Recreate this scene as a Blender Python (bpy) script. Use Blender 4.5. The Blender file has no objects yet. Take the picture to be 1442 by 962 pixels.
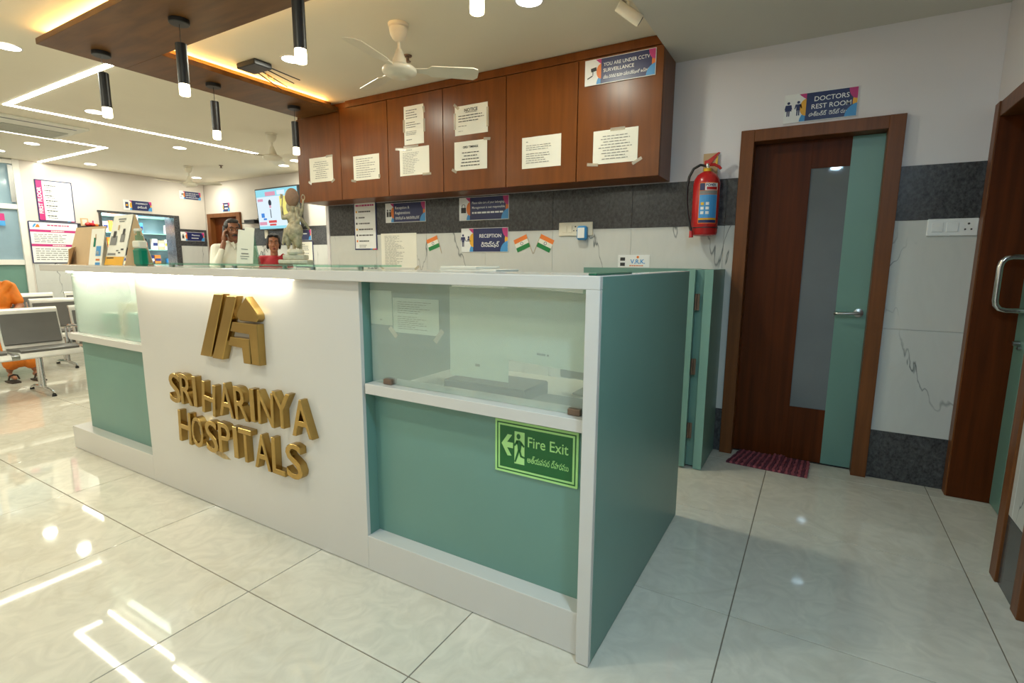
import bpy, bmesh, math, random
from mathutils import Vector, Matrix
random.seed(7)
PI = math.pi
S = bpy.context.scene
C = S.collection

# ------------------------------------------------------------------ camera
cam = bpy.data.objects.new('camera', bpy.data.cameras.new('camera'))
C.objects.link(cam)
cam.data.sensor_width = 36.0
cam.data.lens = 729.188 / 1442 * 36.0
cam.data.clip_start = 0.02
yaw, pitch, roll = -0.5292, 0.1532, 0.0067
fw = Vector((math.sin(yaw) * math.cos(pitch), math.cos(yaw) * math.cos(pitch), -math.sin(pitch)))
rt = Vector((math.cos(yaw), -math.sin(yaw), 0))
up = rt.cross(fw)
rt2 = math.cos(roll) * rt + math.sin(roll) * up
up2 = -math.sin(roll) * rt + math.cos(roll) * up
cam.matrix_world = Matrix(((rt2.x, up2.x, -fw.x, 0.535), (rt2.y, up2.y, -fw.y, -1.4426),
                           (rt2.z, up2.z, -fw.z, 1.2955), (0, 0, 0, 1)))
S.camera = cam

# ------------------------------------------------------------------ world, exposure
w = bpy.data.worlds.new('world'); S.world = w; w.use_nodes = True
w.node_tree.nodes['Background'].inputs[0].default_value = (0.55, 0.6, 0.7, 1)
w.node_tree.nodes['Background'].inputs[1].default_value = 0.05
S.view_settings.view_transform = 'Standard'
S.view_settings.look = 'None'
S.view_settings.gamma = 1.0
S.view_settings.use_curve_mapping = False
S.view_settings.exposure = 0.0
WARM = (0.98, 0.99, 0.82)
NEUT = (0.53, 0.80, 1.0)
ORANGE = (1.0, 0.58, 0.18)
P_DOWN, P_HALL, P_CORR, P_NEAR = 11.5, 12.5, 25.0, 15.0      # downlight watts: waiting hall, over the counter, corridor
E_STRIP, E_COVE, E_DESK, E_PEND = 26.0, 52.0, 66.0, 14.0   # emission of the light strips, cove, counter strip, pendants

D, YC, R, ZC, ZS = 2.283, 1.989, 1.26, 2.69, 2.61     # back wall tiles, cabinet front, right wall tiles, ceiling, soffit
XL, YF = -9.46, 4.24                                  # left wall, far wall
Y0 = -4.5

# ------------------------------------------------------------------ materials
def lin(c):
    return tuple((x / 255 / 12.92) if x / 255 <= 0.04045 else ((x / 255 + 0.055) / 1.055) ** 2.4 for x in c)
def nt(name):
    m = bpy.data.materials.new(name); m.use_nodes = True
    t = m.node_tree
    return m, t, t.nodes['Principled BSDF']
def N(t, kind, **kw):
    n = t.nodes.new(kind)
    for k, v_ in kw.items():
        if isinstance(k, str) and hasattr(n, k): setattr(n, k, v_)
    return n
def flat(name, rgb, rough=0.5, metal=0.0, spec=0.5, var=0.04, scale=9.0, coat=0.0):
    m, t, b = nt(name)
    c = lin(rgb)
    p = t.nodes.new('ShaderNodeNewGeometry')
    n = t.nodes.new('ShaderNodeTexNoise'); n.inputs['Scale'].default_value = scale; n.inputs['Detail'].default_value = 3
    t.links.new(p.outputs['Position'], n.inputs['Vector'])
    r = t.nodes.new('ShaderNodeValToRGB')
    r.color_ramp.elements[0].color = tuple(x * (1 - var) for x in c) + (1,)
    r.color_ramp.elements[1].color = tuple(min(1, x * (1 + var)) for x in c) + (1,)
    r.color_ramp.elements[0].position = .3; r.color_ramp.elements[1].position = .7
    t.links.new(n.outputs['Fac'], r.inputs['Fac']); t.links.new(r.outputs['Color'], b.inputs['Base Color'])
    b.inputs['Roughness'].default_value = rough; b.inputs['Metallic'].default_value = metal
    b.inputs['Specular IOR Level'].default_value = spec; b.inputs['Coat Weight'].default_value = coat
    return m
def wood(name, rgb, rough=0.35, scale=(14, 14, 1.1), dark=0.72, seed=0.0, spec=.3):
    m, t, b = nt(name); c = lin(rgb)
    p = t.nodes.new('ShaderNodeNewGeometry')
    mp = t.nodes.new('ShaderNodeMapping'); mp.inputs['Scale'].default_value = scale; mp.inputs['Location'].default_value = (seed, seed, seed)
    t.links.new(p.outputs['Position'], mp.inputs['Vector'])
    n = t.nodes.new('ShaderNodeTexNoise'); n.inputs['Scale'].default_value = 1.6; n.inputs['Detail'].default_value = 7; n.inputs['Distortion'].default_value = .35
    t.links.new(mp.outputs['Vector'], n.inputs['Vector'])
    r = t.nodes.new('ShaderNodeValToRGB')
    r.color_ramp.elements[0].color = tuple(x * dark for x in c) + (1,)
    r.color_ramp.elements[1].color = tuple(x * 1.12 for x in c) + (1,)
    r.color_ramp.elements[0].position = .32; r.color_ramp.elements[1].position = .68
    t.links.new(n.outputs['Fac'], r.inputs['Fac']); t.links.new(r.outputs['Color'], b.inputs['Base Color'])
    b.inputs['Roughness'].default_value = rough; b.inputs['Specular IOR Level'].default_value = spec
    return m
def granite(name, a, b2, rough=0.22):
    m, t, b = nt(name)
    p = t.nodes.new('ShaderNodeNewGeometry')
    n = t.nodes.new('ShaderNodeTexNoise'); n.inputs['Scale'].default_value = 55; n.inputs['Detail'].default_value = 9; n.inputs['Roughness'].default_value = .7
    mp = t.nodes.new('ShaderNodeMapping'); mp.inputs['Rotation'].default_value = (.4, .5, .7); mp.inputs['Scale'].default_value = (1, .9, .75)
    t.links.new(p.outputs['Position'], mp.inputs['Vector']); t.links.new(mp.outputs['Vector'], n.inputs['Vector'])
    r = t.nodes.new('ShaderNodeValToRGB')
    r.color_ramp.elements[0].color = lin(a) + (1,); r.color_ramp.elements[1].color = lin(b2) + (1,)
    r.color_ramp.elements[0].position = .35; r.color_ramp.elements[1].position = .75
    t.links.new(n.outputs['Fac'], r.inputs['Fac']); t.links.new(r.outputs['Color'], b.inputs['Base Color'])
    b.inputs['Roughness'].default_value = rough
    return m
def marble(name, base, vein, rough=0.12, scale=1.15, width=0.006, soft=0.35, mottle=0.05, detail=5, dist=1.2):
    m, t, b = nt(name)
    p = t.nodes.new('ShaderNodeNewGeometry')
    n = t.nodes.new('ShaderNodeTexNoise'); n.inputs['Scale'].default_value = scale; n.inputs['Detail'].default_value = detail; n.inputs['Distortion'].default_value = dist
    mp = t.nodes.new('ShaderNodeMapping'); mp.inputs['Scale'].default_value = (1.5, 1.5, .5); mp.inputs['Rotation'].default_value = (0, .5, .3)
    t.links.new(p.outputs['Position'], mp.inputs['Vector']); t.links.new(mp.outputs['Vector'], n.inputs['Vector'])
    s = t.nodes.new('ShaderNodeMath'); s.operation = 'SUBTRACT'; s.inputs[1].default_value = .5
    a = t.nodes.new('ShaderNodeMath'); a.operation = 'ABSOLUTE'
    t.links.new(n.outputs['Fac'], s.inputs[0]); t.links.new(s.outputs[0], a.inputs[0])
    r = t.nodes.new('ShaderNodeMapRange'); r.inputs['From Min'].default_value = 0.0; r.inputs['From Max'].default_value = width
    r.inputs['To Min'].default_value = 1.0; r.inputs['To Max'].default_value = 0.0
    t.links.new(a.outputs[0], r.inputs['Value'])
    n2 = t.nodes.new('ShaderNodeTexNoise'); n2.inputs['Scale'].default_value = 1.7; n2.inputs['Detail'].default_value = 2
    t.links.new(p.outputs['Position'], n2.inputs['Vector'])
    r2 = t.nodes.new('ShaderNodeMapRange'); r2.inputs['From Min'].default_value = .42; r2.inputs['From Max'].default_value = .54
    t.links.new(n2.outputs['Fac'], r2.inputs['Value'])
    mu = t.nodes.new('ShaderNodeMath'); mu.operation = 'MULTIPLY'
    t.links.new(r.outputs[0], mu.inputs[0]); t.links.new(r2.outputs[0], mu.inputs[1])
    mu2 = t.nodes.new('ShaderNodeMath'); mu2.operation = 'MULTIPLY'; mu2.inputs[1].default_value = 1 - soft
    t.links.new(mu.outputs[0], mu2.inputs[0])
    n3 = t.nodes.new('ShaderNodeTexNoise'); n3.inputs['Scale'].default_value = 5; n3.inputs['Detail'].default_value = 6; n3.inputs['Distortion'].default_value = 2.5
    t.links.new(mp.outputs['Vector'], n3.inputs['Vector'])
    rr = t.nodes.new('ShaderNodeValToRGB'); c = lin(base)
    rr.color_ramp.elements[0].color = tuple(x * (1 - mottle) for x in c) + (1,); rr.color_ramp.elements[1].color = tuple(min(1, x * (1 + mottle)) for x in c) + (1,)
    rr.color_ramp.elements[0].position = .35; rr.color_ramp.elements[1].position = .65
    t.links.new(n3.outputs['Fac'], rr.inputs['Fac'])
    mx = t.nodes.new('ShaderNodeMix'); mx.data_type = 'RGBA'
    t.links.new(mu2.outputs[0], mx.inputs['Factor']); t.links.new(rr.outputs['Color'], mx.inputs['A']); mx.inputs['B'].default_value = lin(vein) + (1,)
    t.links.new(mx.outputs['Result'], b.inputs['Base Color'])
    b.inputs['Roughness'].default_value = rough
    return m
def emit(name, rgb, strength):
    m = bpy.data.materials.new(name); m.use_nodes = True; t = m.node_tree; t.nodes.clear()
    e = t.nodes.new('ShaderNodeEmission'); o = t.nodes.new('ShaderNodeOutputMaterial')
    e.inputs[0].default_value = tuple(rgb) + (1,); e.inputs[1].default_value = strength
    t.links.new(e.outputs[0], o.inputs[0]); return m
def hazy(name, tint, haze, fac, rough=0.05, trans_rough=None, translucent=0.0):
    """glass with a film of dust or frosting: see-through share, scattering share, gloss on top"""
    m = bpy.data.materials.new(name); m.use_nodes = True; t = m.node_tree; t.nodes.clear()
    o = t.nodes.new('ShaderNodeOutputMaterial')
    if trans_rough is None:
        a = t.nodes.new('ShaderNodeBsdfTransparent'); a.inputs[0].default_value = tuple(tint) + (1,)
    else:
        a = t.nodes.new('ShaderNodeBsdfRefraction'); a.inputs[0].default_value = tuple(tint) + (1,)
        a.inputs['Roughness'].default_value = trans_rough; a.inputs['IOR'].default_value = 1.02
    d = t.nodes.new('ShaderNodeBsdfDiffuse'); d.inputs[0].default_value = tuple(haze) + (1,)
    tl = t.nodes.new('ShaderNodeBsdfTranslucent'); tl.inputs[0].default_value = tuple(haze) + (1,)
    md = t.nodes.new('ShaderNodeMixShader'); md.inputs[0].default_value = translucent
    t.links.new(d.outputs[0], md.inputs[1]); t.links.new(tl.outputs[0], md.inputs[2])
    n = t.nodes.new('ShaderNodeTexNoise'); n.inputs['Scale'].default_value = 3.0; n.inputs['Detail'].default_value = 5
    g0 = t.nodes.new('ShaderNodeNewGeometry'); t.links.new(g0.outputs['Position'], n.inputs['Vector'])
    mr = t.nodes.new('ShaderNodeMapRange'); mr.inputs['To Min'].default_value = fac * .82; mr.inputs['To Max'].default_value = min(1, fac * 1.18)
    t.links.new(n.outputs['Fac'], mr.inputs['Value'])
    mx = t.nodes.new('ShaderNodeMixShader'); t.links.new(mr.outputs[0], mx.inputs[0])
    t.links.new(a.outputs[0], mx.inputs[1]); t.links.new(md.outputs[0], mx.inputs[2])
    g = t.nodes.new('ShaderNodeBsdfGlossy'); g.inputs['Roughness'].default_value = rough
    f = t.nodes.new('ShaderNodeFresnel'); f.inputs[0].default_value = 1.45
    fb_ = t.nodes.new('ShaderNodeMath'); fb_.operation = 'SUBTRACT'; fb_.use_clamp = True
    t.links.new(f.outputs[0], fb_.inputs[0]); t.links.new(g0.outputs['Backfacing'], fb_.inputs[1])
    m2 = t.nodes.new('ShaderNodeMixShader'); t.links.new(fb_.outputs[0], m2.inputs[0]); t.links.new(mx.outputs[0], m2.inputs[1]); t.links.new(g.outputs[0], m2.inputs[2])
    t.links.new(m2.outputs[0], o.inputs[0]); return m

M = {}
M['floor'] = marble('floor_tile', (206, 200, 184), (184, 174, 152), rough=0.04, scale=1.3, width=.05, soft=.72, mottle=.06)
M['grout'] = flat('grout', (120, 108, 92), .8)
M['ceil'] = flat('ceiling_paint', (234, 226, 206), .75, var=.015, scale=1.5)
M['paint'] = flat('wall_paint', (229, 224, 226), .6, var=.015, scale=1.2)
M['paint_dimmed'] = flat('wall_paint_dimmed', (212, 203, 194), .6, var=.015, scale=1.2)  # wall paint copied for the hall; darker, creamier colour offsets the strong lamps
M['paint_soffit'] = flat('soffit_paint', (214, 210, 200), .75, var=.02, scale=1.4)
M['marble'] = marble('white_marble_tile', (206, 206, 201), (70, 80, 82), rough=.13, scale=1.4, width=.006, soft=.1, mottle=.015, detail=4.5, dist=.5)
M['granite'] = granite('dark_granite', (44, 44, 46), (96, 96, 98))
M['teal'] = flat('teal_laminate', (108, 146, 134), .38, var=.04, scale=2.2)
M['tealedge'] = flat('teal_edge_band', (124, 162, 148), .4, var=.03)
M['white'] = flat('white_laminate', (208, 203, 196), .16, var=.015, scale=1.5, coat=.3)
M['whitem'] = flat('white_matte', (228, 224, 216), .5, var=.02)
M['wood'] = wood('cabinet_veneer', (116, 63, 20), .30, dark=.78)
M['wooddoor'] = wood('door_veneer', (88, 41, 12), .45, (18, 18, .9), .7, 3.1, .15)
M['woodframe'] = wood('door_frame_veneer', (116, 68, 32), .4, (22, 22, 1.0), .75, 5.2)
M['woodceil'] = wood('ceiling_veneer', (112, 74, 34), .42, (2.0, 11, 11), .72, 9.0)
M['black'] = flat('black_metal', (34, 33, 34), .4, var=.1)
M['blackp'] = flat('black_plastic', (26, 26, 28), .35, var=.1)
M['ink'] = flat('black_ink', (58, 57, 58), .7)
M['greyink'] = flat('grey_ink', (136, 134, 130), .7)
M['paper'] = flat('paper', (236, 232, 218), .7, var=.015)
M['thinpaper'] = hazy('thin_paper', (1, 1, 1), (.93, .93, .86), 1.0, .5, None, .5)
M['tape'] = hazy('clear_tape', (.93, .88, .78), (.82, .78, .68), .32, .12)
M['gold'] = flat('brushed_gold', (178, 148, 88), .24, metal=1.0, var=.06)
M['chrome'] = flat('chrome', (214, 214, 212), .16, metal=1.0, var=.03)
M['steel'] = flat('satin_steel', (176, 176, 174), .3, metal=1.0, var=.04)
M['brass'] = flat('brown_bronze_clip', (122, 100, 84), .45, metal=.5)
M['navy'] = flat('navy_print', (36, 44, 92), .35)
M['magenta'] = flat('magenta_print', (190, 50, 120), .4)
M['orange'] = flat('orange_print', (226, 120, 40), .4)
M['amber'] = flat('amber_print', (232, 172, 48), .4)
M['blue'] = flat('blue_print', (70, 150, 210), .4)
M['signwhite'] = flat('sign_white', (236, 236, 234), .35)
M['dgreen'] = flat('exit_dark_green', (20, 98, 44), .4)
M['lgreen'] = flat('exit_pale_green', (176, 226, 140), .4)
M['fan'] = flat('fan_cream', (226, 218, 198), .32)
M['red'] = flat('extinguisher_red', (184, 34, 34), .26, var=.05)
M['yellow'] = flat('yellow_plastic', (224, 178, 30), .4)
M['cable'] = flat('black_rubber', (24, 24, 24), .5)
M['matred'] = flat('mat_red', (152, 76, 84), .9, var=.25, scale=60)
M['matdark'] = flat('mat_maroon', (96, 44, 58), .9, var=.25, scale=60)
M['greypad'] = flat('grey_vinyl', (92, 90, 86), .36, var=.05)
M['rim'] = flat('bench_pale_steel', (206, 204, 196), .3, metal=.35)
M['saffron'] = flat('saffron', (236, 126, 50), .55)
M['indgreen'] = flat('flag_green', (26, 128, 66), .55)
M['card'] = flat('brown_card', (196, 166, 128), .75)
M['bronze'] = flat('bronze', (178, 162, 130), .5, metal=.2, var=.28, scale=70)
M['stone'] = flat('pale_resin', (206, 196, 172), .55, var=.15, scale=50)
M['brownhalo'] = flat('brown_resin', (146, 108, 80), .5, var=.12, scale=60)
M['skin_a'] = flat('skin_brown', (140, 92, 66), .5, var=.06, scale=20)
M['skin_b'] = flat('skin_tan', (164, 110, 80), .5, var=.06, scale=20)
M['hair'] = flat('hair_black', (26, 22, 22), .75, var=.2, scale=60)
M['hairgrey'] = flat('hair_greying', (52, 48, 46), .55, var=.35, scale=90)
M['shirt'] = flat('cream_shirt', (232, 230, 214), .75, var=.03)
M['trouser'] = flat('grey_trousers', (70, 70, 74), .8)
M['sari'] = flat('red_cloth', (170, 34, 44), .7, var=.1)
M['sariorange'] = flat('orange_sari', (222, 122, 24), .6, var=.12, scale=14)
M['sandal'] = flat('brown_sandal', (60, 46, 38), .6)
M['eye'] = flat('eye_white', (176, 166, 154), .3)
M['lip'] = flat('lip', (128, 66, 58), .5)
M['acgrille'] = flat('ac_grille', (168, 170, 160), .5)
M['acwhite'] = flat('ac_white', (214, 212, 196), .45)
M['clearglass'] = hazy('dusty_glass', (.92, .97, .92), (.78, .84, .76), .24, .04)
M['frost'] = hazy('frosted_glass', (.90, .99, .95), (.86, .94, .89), .29, .10, .19, .5)
M['doorglass'] = hazy('grey_frosted_glass', (.35, .38, .40), (.17, .19, .20), .88, .03)
M['bluefrost'] = hazy('blue_frosted_glass', (.6, .78, .86), (.48, .62, .68), .75, .1, None, .4)
M['tealglass'] = hazy('green_edge_glass', (.72, .9, .82), (.2, .42, .34), .22, .02)
M['greengel'] = flat('green_gel', (12, 122, 96), .2)
M['pumpwhite'] = flat('pump_white', (222, 220, 206), .35)
M['screenbg'] = emit('screen_light', (.78, .92, 1.0), 1.0)
M['screencyan'] = emit('screen_cyan', (.35, .82, .95), .95)
M['screenyel'] = emit('screen_yellow', (1.0, .9, .25), .95)
M['screenpink'] = emit('screen_pink', (.95, .45, .6), .8)
M['screenred'] = emit('screen_red', (.9, .12, .12), .8)
M['screendark'] = emit('screen_dark', (.10, .12, .16), .5)
M['screenblue'] = emit('screen_blue', (.1, .35, .95), .8)
M['lamp'] = emit('lamp_white', (1, .98, .93), 12)
M['strip'] = emit('strip_light', (1.0, .98, .84), E_STRIP)
M['cove'] = emit('cove_strip', ORANGE, E_COVE)
M['desk'] = emit('counter_strip', (1.0, .93, .72), E_DESK)
M['deskin'] = emit('bay_strip', (1.0, .98, .86), 20.0)
M['pend'] = emit('pendant_tip', (1.0, .84, .52), E_PEND)

# ------------------------------------------------------------------ mesh helpers
class B:
    def __init__(self): self.bm = bmesh.new()
    def box(self, x0, y0, z0, x1, y1, z1, bev=0.0, rot=None, seg=1):
        r = bmesh.ops.create_cube(self.bm, size=1.0)
        vs = r['verts']
        sx, sy, sz = x1 - x0, y1 - y0, z1 - z0
        for v in vs: v.co = Vector((v.co.x * sx, v.co.y * sy, v.co.z * sz))
        if bev > 0:
            es = list({e for v in vs for e in v.link_edges})
            q = bmesh.ops.bevel(self.bm, geom=es, offset=min(bev, abs(sx) * .45, abs(sy) * .45, abs(sz) * .45), segments=seg, affect='EDGES', profile=.5)
            vs = list({v for f in q['faces'] for v in f.verts} | {v for v in vs if v.is_valid})
        c = Vector(((x0 + x1) / 2, (y0 + y1) / 2, (z0 + z1) / 2))
        for v in vs:
            if rot is not None: v.co = rot @ v.co
            v.co += c
        return self
    def cyl(self, p0, p1, r0, r1=None, seg=16, cap=True):
        r1 = r0 if r1 is None else r1
        p0, p1 = Vector(p0), Vector(p1); d = p1 - p0
        q = d.to_track_quat('Z', 'Y').to_matrix()
        a = [self.bm.verts.new(p0 + q @ Vector((r0 * math.cos(2 * PI * i / seg), r0 * math.sin(2 * PI * i / seg), 0))) for i in range(seg)]
        b = [self.bm.verts.new(p1 + q @ Vector((r1 * math.cos(2 * PI * i / seg), r1 * math.sin(2 * PI * i / seg), 0))) for i in range(seg)]
        for i in range(seg): self.bm.faces.new((a[i], a[(i + 1) % seg], b[(i + 1) % seg], b[i]))
        if cap: self.bm.faces.new(a[::-1]); self.bm.faces.new(b)
        return self
    def lathe(self, prof, seg=24, c=(0, 0, 0), axis='z', ring_=False):
        rings = []
        for r, z in prof:
            ring = []
            for i in range(seg):
                t = 2 * PI * i / seg
                p = Vector((r * math.cos(t), r * math.sin(t), z))
                if axis == 'y': p = Vector((p.x, -p.z, p.y))
                ring.append(self.bm.verts.new(p + Vector(c)))
            rings.append(ring)
        for a, b in zip(rings, rings[1:]):
            for i in range(seg): self.bm.faces.new((a[i], a[(i + 1) % seg], b[(i + 1) % seg], b[i]))
        if ring_:
            a, b = rings[-1], rings[0]
            for i in range(seg): self.bm.faces.new((a[i], a[(i + 1) % seg], b[(i + 1) % seg], b[i]))
        else:
            self.bm.faces.new(rings[0][::-1]); self.bm.faces.new(rings[-1])
        return self
    def prism(self, poly, d0, d1, plane='xz'):
        """poly in (u,v); plane xz: extruded along y; yz: along x; xy: along z"""
        def P(u, v_, d):
            return {'xz': (u, d, v_), 'yz': (d, u, v_), 'xy': (u, v_, d)}[plane]
        a = [self.bm.verts.new(P(u, v_, d0)) for u, v_ in poly]
        b = [self.bm.verts.new(P(u, v_, d1)) for u, v_ in poly]
        n = len(poly)
        self.bm.faces.new(a); self.bm.faces.new(b[::-1])
        for i in range(n): self.bm.faces.new((a[i], b[i], b[(i + 1) % n], a[(i + 1) % n]))
        return self
    def tube(self, pts, r, seg=10, closed=False):
        pts = [Vector(p) for p in pts]; n = len(pts); rings = []; ref = None; pd = None
        for i, p in enumerate(pts):
            d = (pts[min(i + 1, n - 1)] - pts[max(i - 1, 0)]).normalized()
            if ref is None:
                ref = d.orthogonal().normalized()
            else:
                ref = pd.rotation_difference(d) @ ref
                ref = (ref - d * ref.dot(d)).normalized()
            pd = d; bi = d.cross(ref)
            rr = r[i] if isinstance(r, (list, tuple)) else r
            rings.append([self.bm.verts.new(p + ref * rr * math.cos(2 * PI * k / seg) + bi * rr * math.sin(2 * PI * k / seg)) for k in range(seg)])
        for a, b in zip(rings, rings[1:]):
            for k in range(seg): self.bm.faces.new((a[k], a[(k + 1) % seg], b[(k + 1) % seg], b[k]))
        self.bm.faces.new(rings[0][::-1]); self.bm.faces.new(rings[-1])
        return self
    def ell(self, c, r, rot=None, u=16, v=10):
        q = bmesh.ops.create_uvsphere(self.bm, u_segments=u, v_segments=v, radius=1.0)
        for x in q['verts']:
            p = Vector((x.co.x * r[0], x.co.y * r[1], x.co.z * r[2]))
            if rot is not None: p = rot @ p
            x.co = p + Vector(c)
        return self
    def quad(self, pts):
        self.bm.faces.new([self.bm.verts.new(p) for p in pts]); return self
    def mesh(self, name, mat, smooth=False):
        bmesh.ops.recalc_face_normals(self.bm, faces=self.bm.faces[:])
        me = bpy.data.meshes.new(name); self.bm.to_mesh(me); self.bm.free()
        if mat is not None: me.materials.append(M[mat] if isinstance(mat, str) else mat)
        if smooth:
            me.polygons.foreach_set('use_smooth', [True] * len(me.polygons))
            me.set_sharp_from_angle(angle=math.radians(38))
        return me
    def build(self, name, mat, parent=None, smooth=False, loc=None, label=None):
        o = bpy.data.objects.new(name, self.mesh(name, mat, smooth)); C.objects.link(o)
        if parent is not None: o.parent = parent
        if loc is not None: o.location = loc
        if label: o['label'] = label
        return o
def tag(o, label=None, cat=None, group=None, kind=None):
    if label: o['label'] = label
    if cat: o['category'] = cat
    if group: o['group'] = group
    if kind: o['kind'] = kind
    return o
def thing(name, label, cat, loc=(0, 0, 0), rz=0.0, group=None, kind=None):
    o = bpy.data.objects.new(name, None); C.objects.link(o)
    o.empty_display_size = .1
    o.location = loc; o.rotation_euler = (0, 0, rz)
    return tag(o, label, cat, group, kind)
def copy_tree(o, parent=None):
    c = o.copy(); C.objects.link(c); c.parent = parent
    for ch in list(o.children): copy_tree(ch, c)
    return c
def bx(name, mat, parent, x0, y0, z0, x1, y1, z1, bev=0.0, **k):
    return B().box(x0, y0, z0, x1, y1, z1, bev).build(name, mat, parent, **k)

_tc = {}
def text_mesh(s, mat, h=None, wmax=None, depth=0.0006, bold=0.0, align='c', name='lettering', res=3):
    """flat lettering facing -Y, cap height h, origin at baseline"""
    key = (s, bold, res)
    if key not in _tc:
        c = bpy.data.curves.new('t', 'FONT'); c.body = s; c.size = 1.0; c.resolution_u = res; c.offset = bold
        c.extrude = .5
        o = bpy.data.objects.new('t', c); C.objects.link(o)
        dg = bpy.context.evaluated_depsgraph_get()
        me = bpy.data.meshes.new_from_object(o.evaluated_get(dg))
        _tc[key] = ([v.co.copy() for v in me.vertices], [tuple(p.vertices) for p in me.polygons])
        bpy.data.objects.remove(o); bpy.data.curves.remove(c); bpy.data.meshes.remove(me)
    vs, fs = _tc[key]
    x0 = min(v.x for v in vs); x1 = max(v.x for v in vs)
    k = (h or .1) / 0.70
    kx = k
    if wmax and (x1 - x0) * k > wmax: kx = wmax / (x1 - x0)
    ox = {'c': -(x0 + x1) / 2, 'l': -x0, 'r': -x1}[align]
    me = bpy.data.meshes.new(name)
    me.from_pydata([((v.x + ox) * kx, -v.z * depth * 2, v.y * k) for v in vs], [], fs)
    me.materials.append(M[mat]); return me
def text(s, mat, parent, x, y, z, h, wmax=None, bold=0.0, align='c', name='lettering', depth=0.0006, rot=0.0):
    o = bpy.data.objects.new(name, text_mesh(s, mat, h, wmax, depth, bold, align, name)); C.objects.link(o)
    o.parent = parent; o.location = (x, y, z); o.rotation_euler = (0, rot, 0)
    return o
def clip(poly, x0, z0, x1, z1):
    def cut(p, inside, inter):
        out = []
        for i in range(len(p)):
            a, b = p[i - 1], p[i]
            if inside(b):
                if not inside(a): out.append(inter(a, b))
                out.append(b)
            elif inside(a): out.append(inter(a, b))
        return out
    def at(a, b, k, val):
        t = (val - a[k]) / (b[k] - a[k]); return (a[0] + t * (b[0] - a[0]), a[1] + t * (b[1] - a[1]))
    for k, val, sgn in ((0, x0, 1), (0, x1, -1), (1, z0, 1), (1, z1, -1)):
        poly = cut(poly, lambda p: (p[k] - val) * sgn >= 0, lambda a, b: at(a, b, k, val))
        if not poly: return []
    return poly
def disc(cx, cz, rx, rz=None, n=28):
    rz = rz or rx
    return [(cx + rx * math.cos(2 * PI * i / n), cz + rz * math.sin(2 * PI * i / n)) for i in range(n)]

# ================================================================== THE SETTING
# ---- floor: grout bed with one object for each tile
TS, TX, TY = 0.828, -2.13, -0.35
fl = tag(B().box(XL - 1.6, Y0 - .2, -.10, 1.9, YF + .2, -.003).build('floor', 'grout'), 'cream polished tile floor with thin grey joints', 'floor', kind='structure')
tile_me = B().box(0, 0, -.012, TS - .004, TS - .004, 0, .0012).mesh('floor_tile', 'floor')
ix0, ix1 = math.floor((XL - .1 - TX) / TS), math.ceil((1.45 - TX) / TS)
iy0, iy1 = math.floor((Y0 - TY) / TS), math.ceil((YF - TY) / TS)
for i in range(ix0, ix1):
    for j in range(iy0, iy1):
        o = bpy.data.objects.new('floor_tile', tile_me); C.objects.link(o); o.parent = fl
        o.location = (TX + i * TS + .002, TY + j * TS + .002, 0)

# ---- ceiling and the lower soffit over the corridor
ce = tag(B().box(XL - .1, Y0, ZC, -.30, YF + .1, ZC + .1).build('ceiling', 'ceil'), 'plain off-white painted ceiling over hall and counter', 'ceiling', kind='structure')
B().box(-.395, Y0, ZS, 1.6, D + .12, ZS + .2).build('soffit', 'paint_soffit', ce)

# ---- walls; tiles are parts: dark skirting, white veined tiles, dark granite band
def clad(parent, axis, face, a0, a1, sign, pitch=.63, phase=-.653, skip=()):
    """axis 'x': wall runs along x with its face at y=face (sign -1: faces -y); 'y': runs along y"""
    cuts = [a0]
    k = math.ceil((a0 - phase) / pitch)
    while phase + k * pitch < a1 - 1e-6:
        if phase + k * pitch > a0 + .02: cuts.append(phase + k * pitch)
        k += 1
    cuts.append(a1)
    rows = [(0, .30, 'granite', 'skirting_tile'), (.30, .92, 'marble', 'wall_tile'), (.92, 1.54, 'marble', 'wall_tile'), (1.54, 1.84, 'granite', 'band_tile')]
    for p, q in zip(cuts, cuts[1:]):
        if q - p < .01: continue
        for z0, z1, m, nm in rows:
            g = .0007
            for s0, s1, h0, h1 in skip:      # opening: drop what lies inside it
                if p >= s0 - 1e-4 and q <= s1 + 1e-4 and z0 >= h0 - 1e-4 and z1 <= h1 + 1e-4: break
            else:
                b = B(); t = .008
                if axis == 'x': b.box(p + g, min(face, face - sign * t), z0 + g, q - g, max(face, face - sign * t), z1 - g, .0008)
                else: b.box(min(face, face - sign * t), p + g, z0 + g, max(face, face - sign * t), q - g, z1 - g, .0008)
                b.build(nm, m, parent)
def wall(name, label, boxes, mat='paint'):
    b = B()
    for x in boxes: b.box(*x)
    return tag(b.build(name, mat), label, 'wall', kind='structure')
wb = wall('wall_back', 'pale painted wall with granite band behind the counter',
          [(-3.82, D + .008, 0, .10, D + .12, ZC), (.10, D + .008, 2.065, .82, D + .12, ZC), (.82, D + .008, 0, 1.45, D + .12, ZC)])
clad(wb, 'x', D, -3.812, .044, -1); clad(wb, 'x', D, .888, R, -1, phase=.888)
we = wall('wall_end', 'cream painted wall end beside the waiting hall', [(-3.86, D + .121, 0, -3.74, YF - .002, ZC)])
bx('end_trim', 'paint', wb, -3.86, D - .002, 0, -3.82, D + .12, ZC)
wr = wall('wall_right', 'grey painted corridor wall with two doorways',
          [(R + .008, 2.20, 0, R + .195, D + .006, ZS), (R + .008, 1.34, 2.05, R + .195, 2.20, ZS), (R + .026, 1.0, 0, R + .195, 1.34, ZS),
           (R + .026, .10, 2.05, R + .195, 1.0, ZS), (R + .026, Y0 + .1, 0, R + .195, .10, ZS)])
clad(wr, 'y', R + .018, 1.0685, 1.2625, -1, phase=5); clad(wr, 'y', R + .018, Y0 + .1, .0295, -1)
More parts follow.
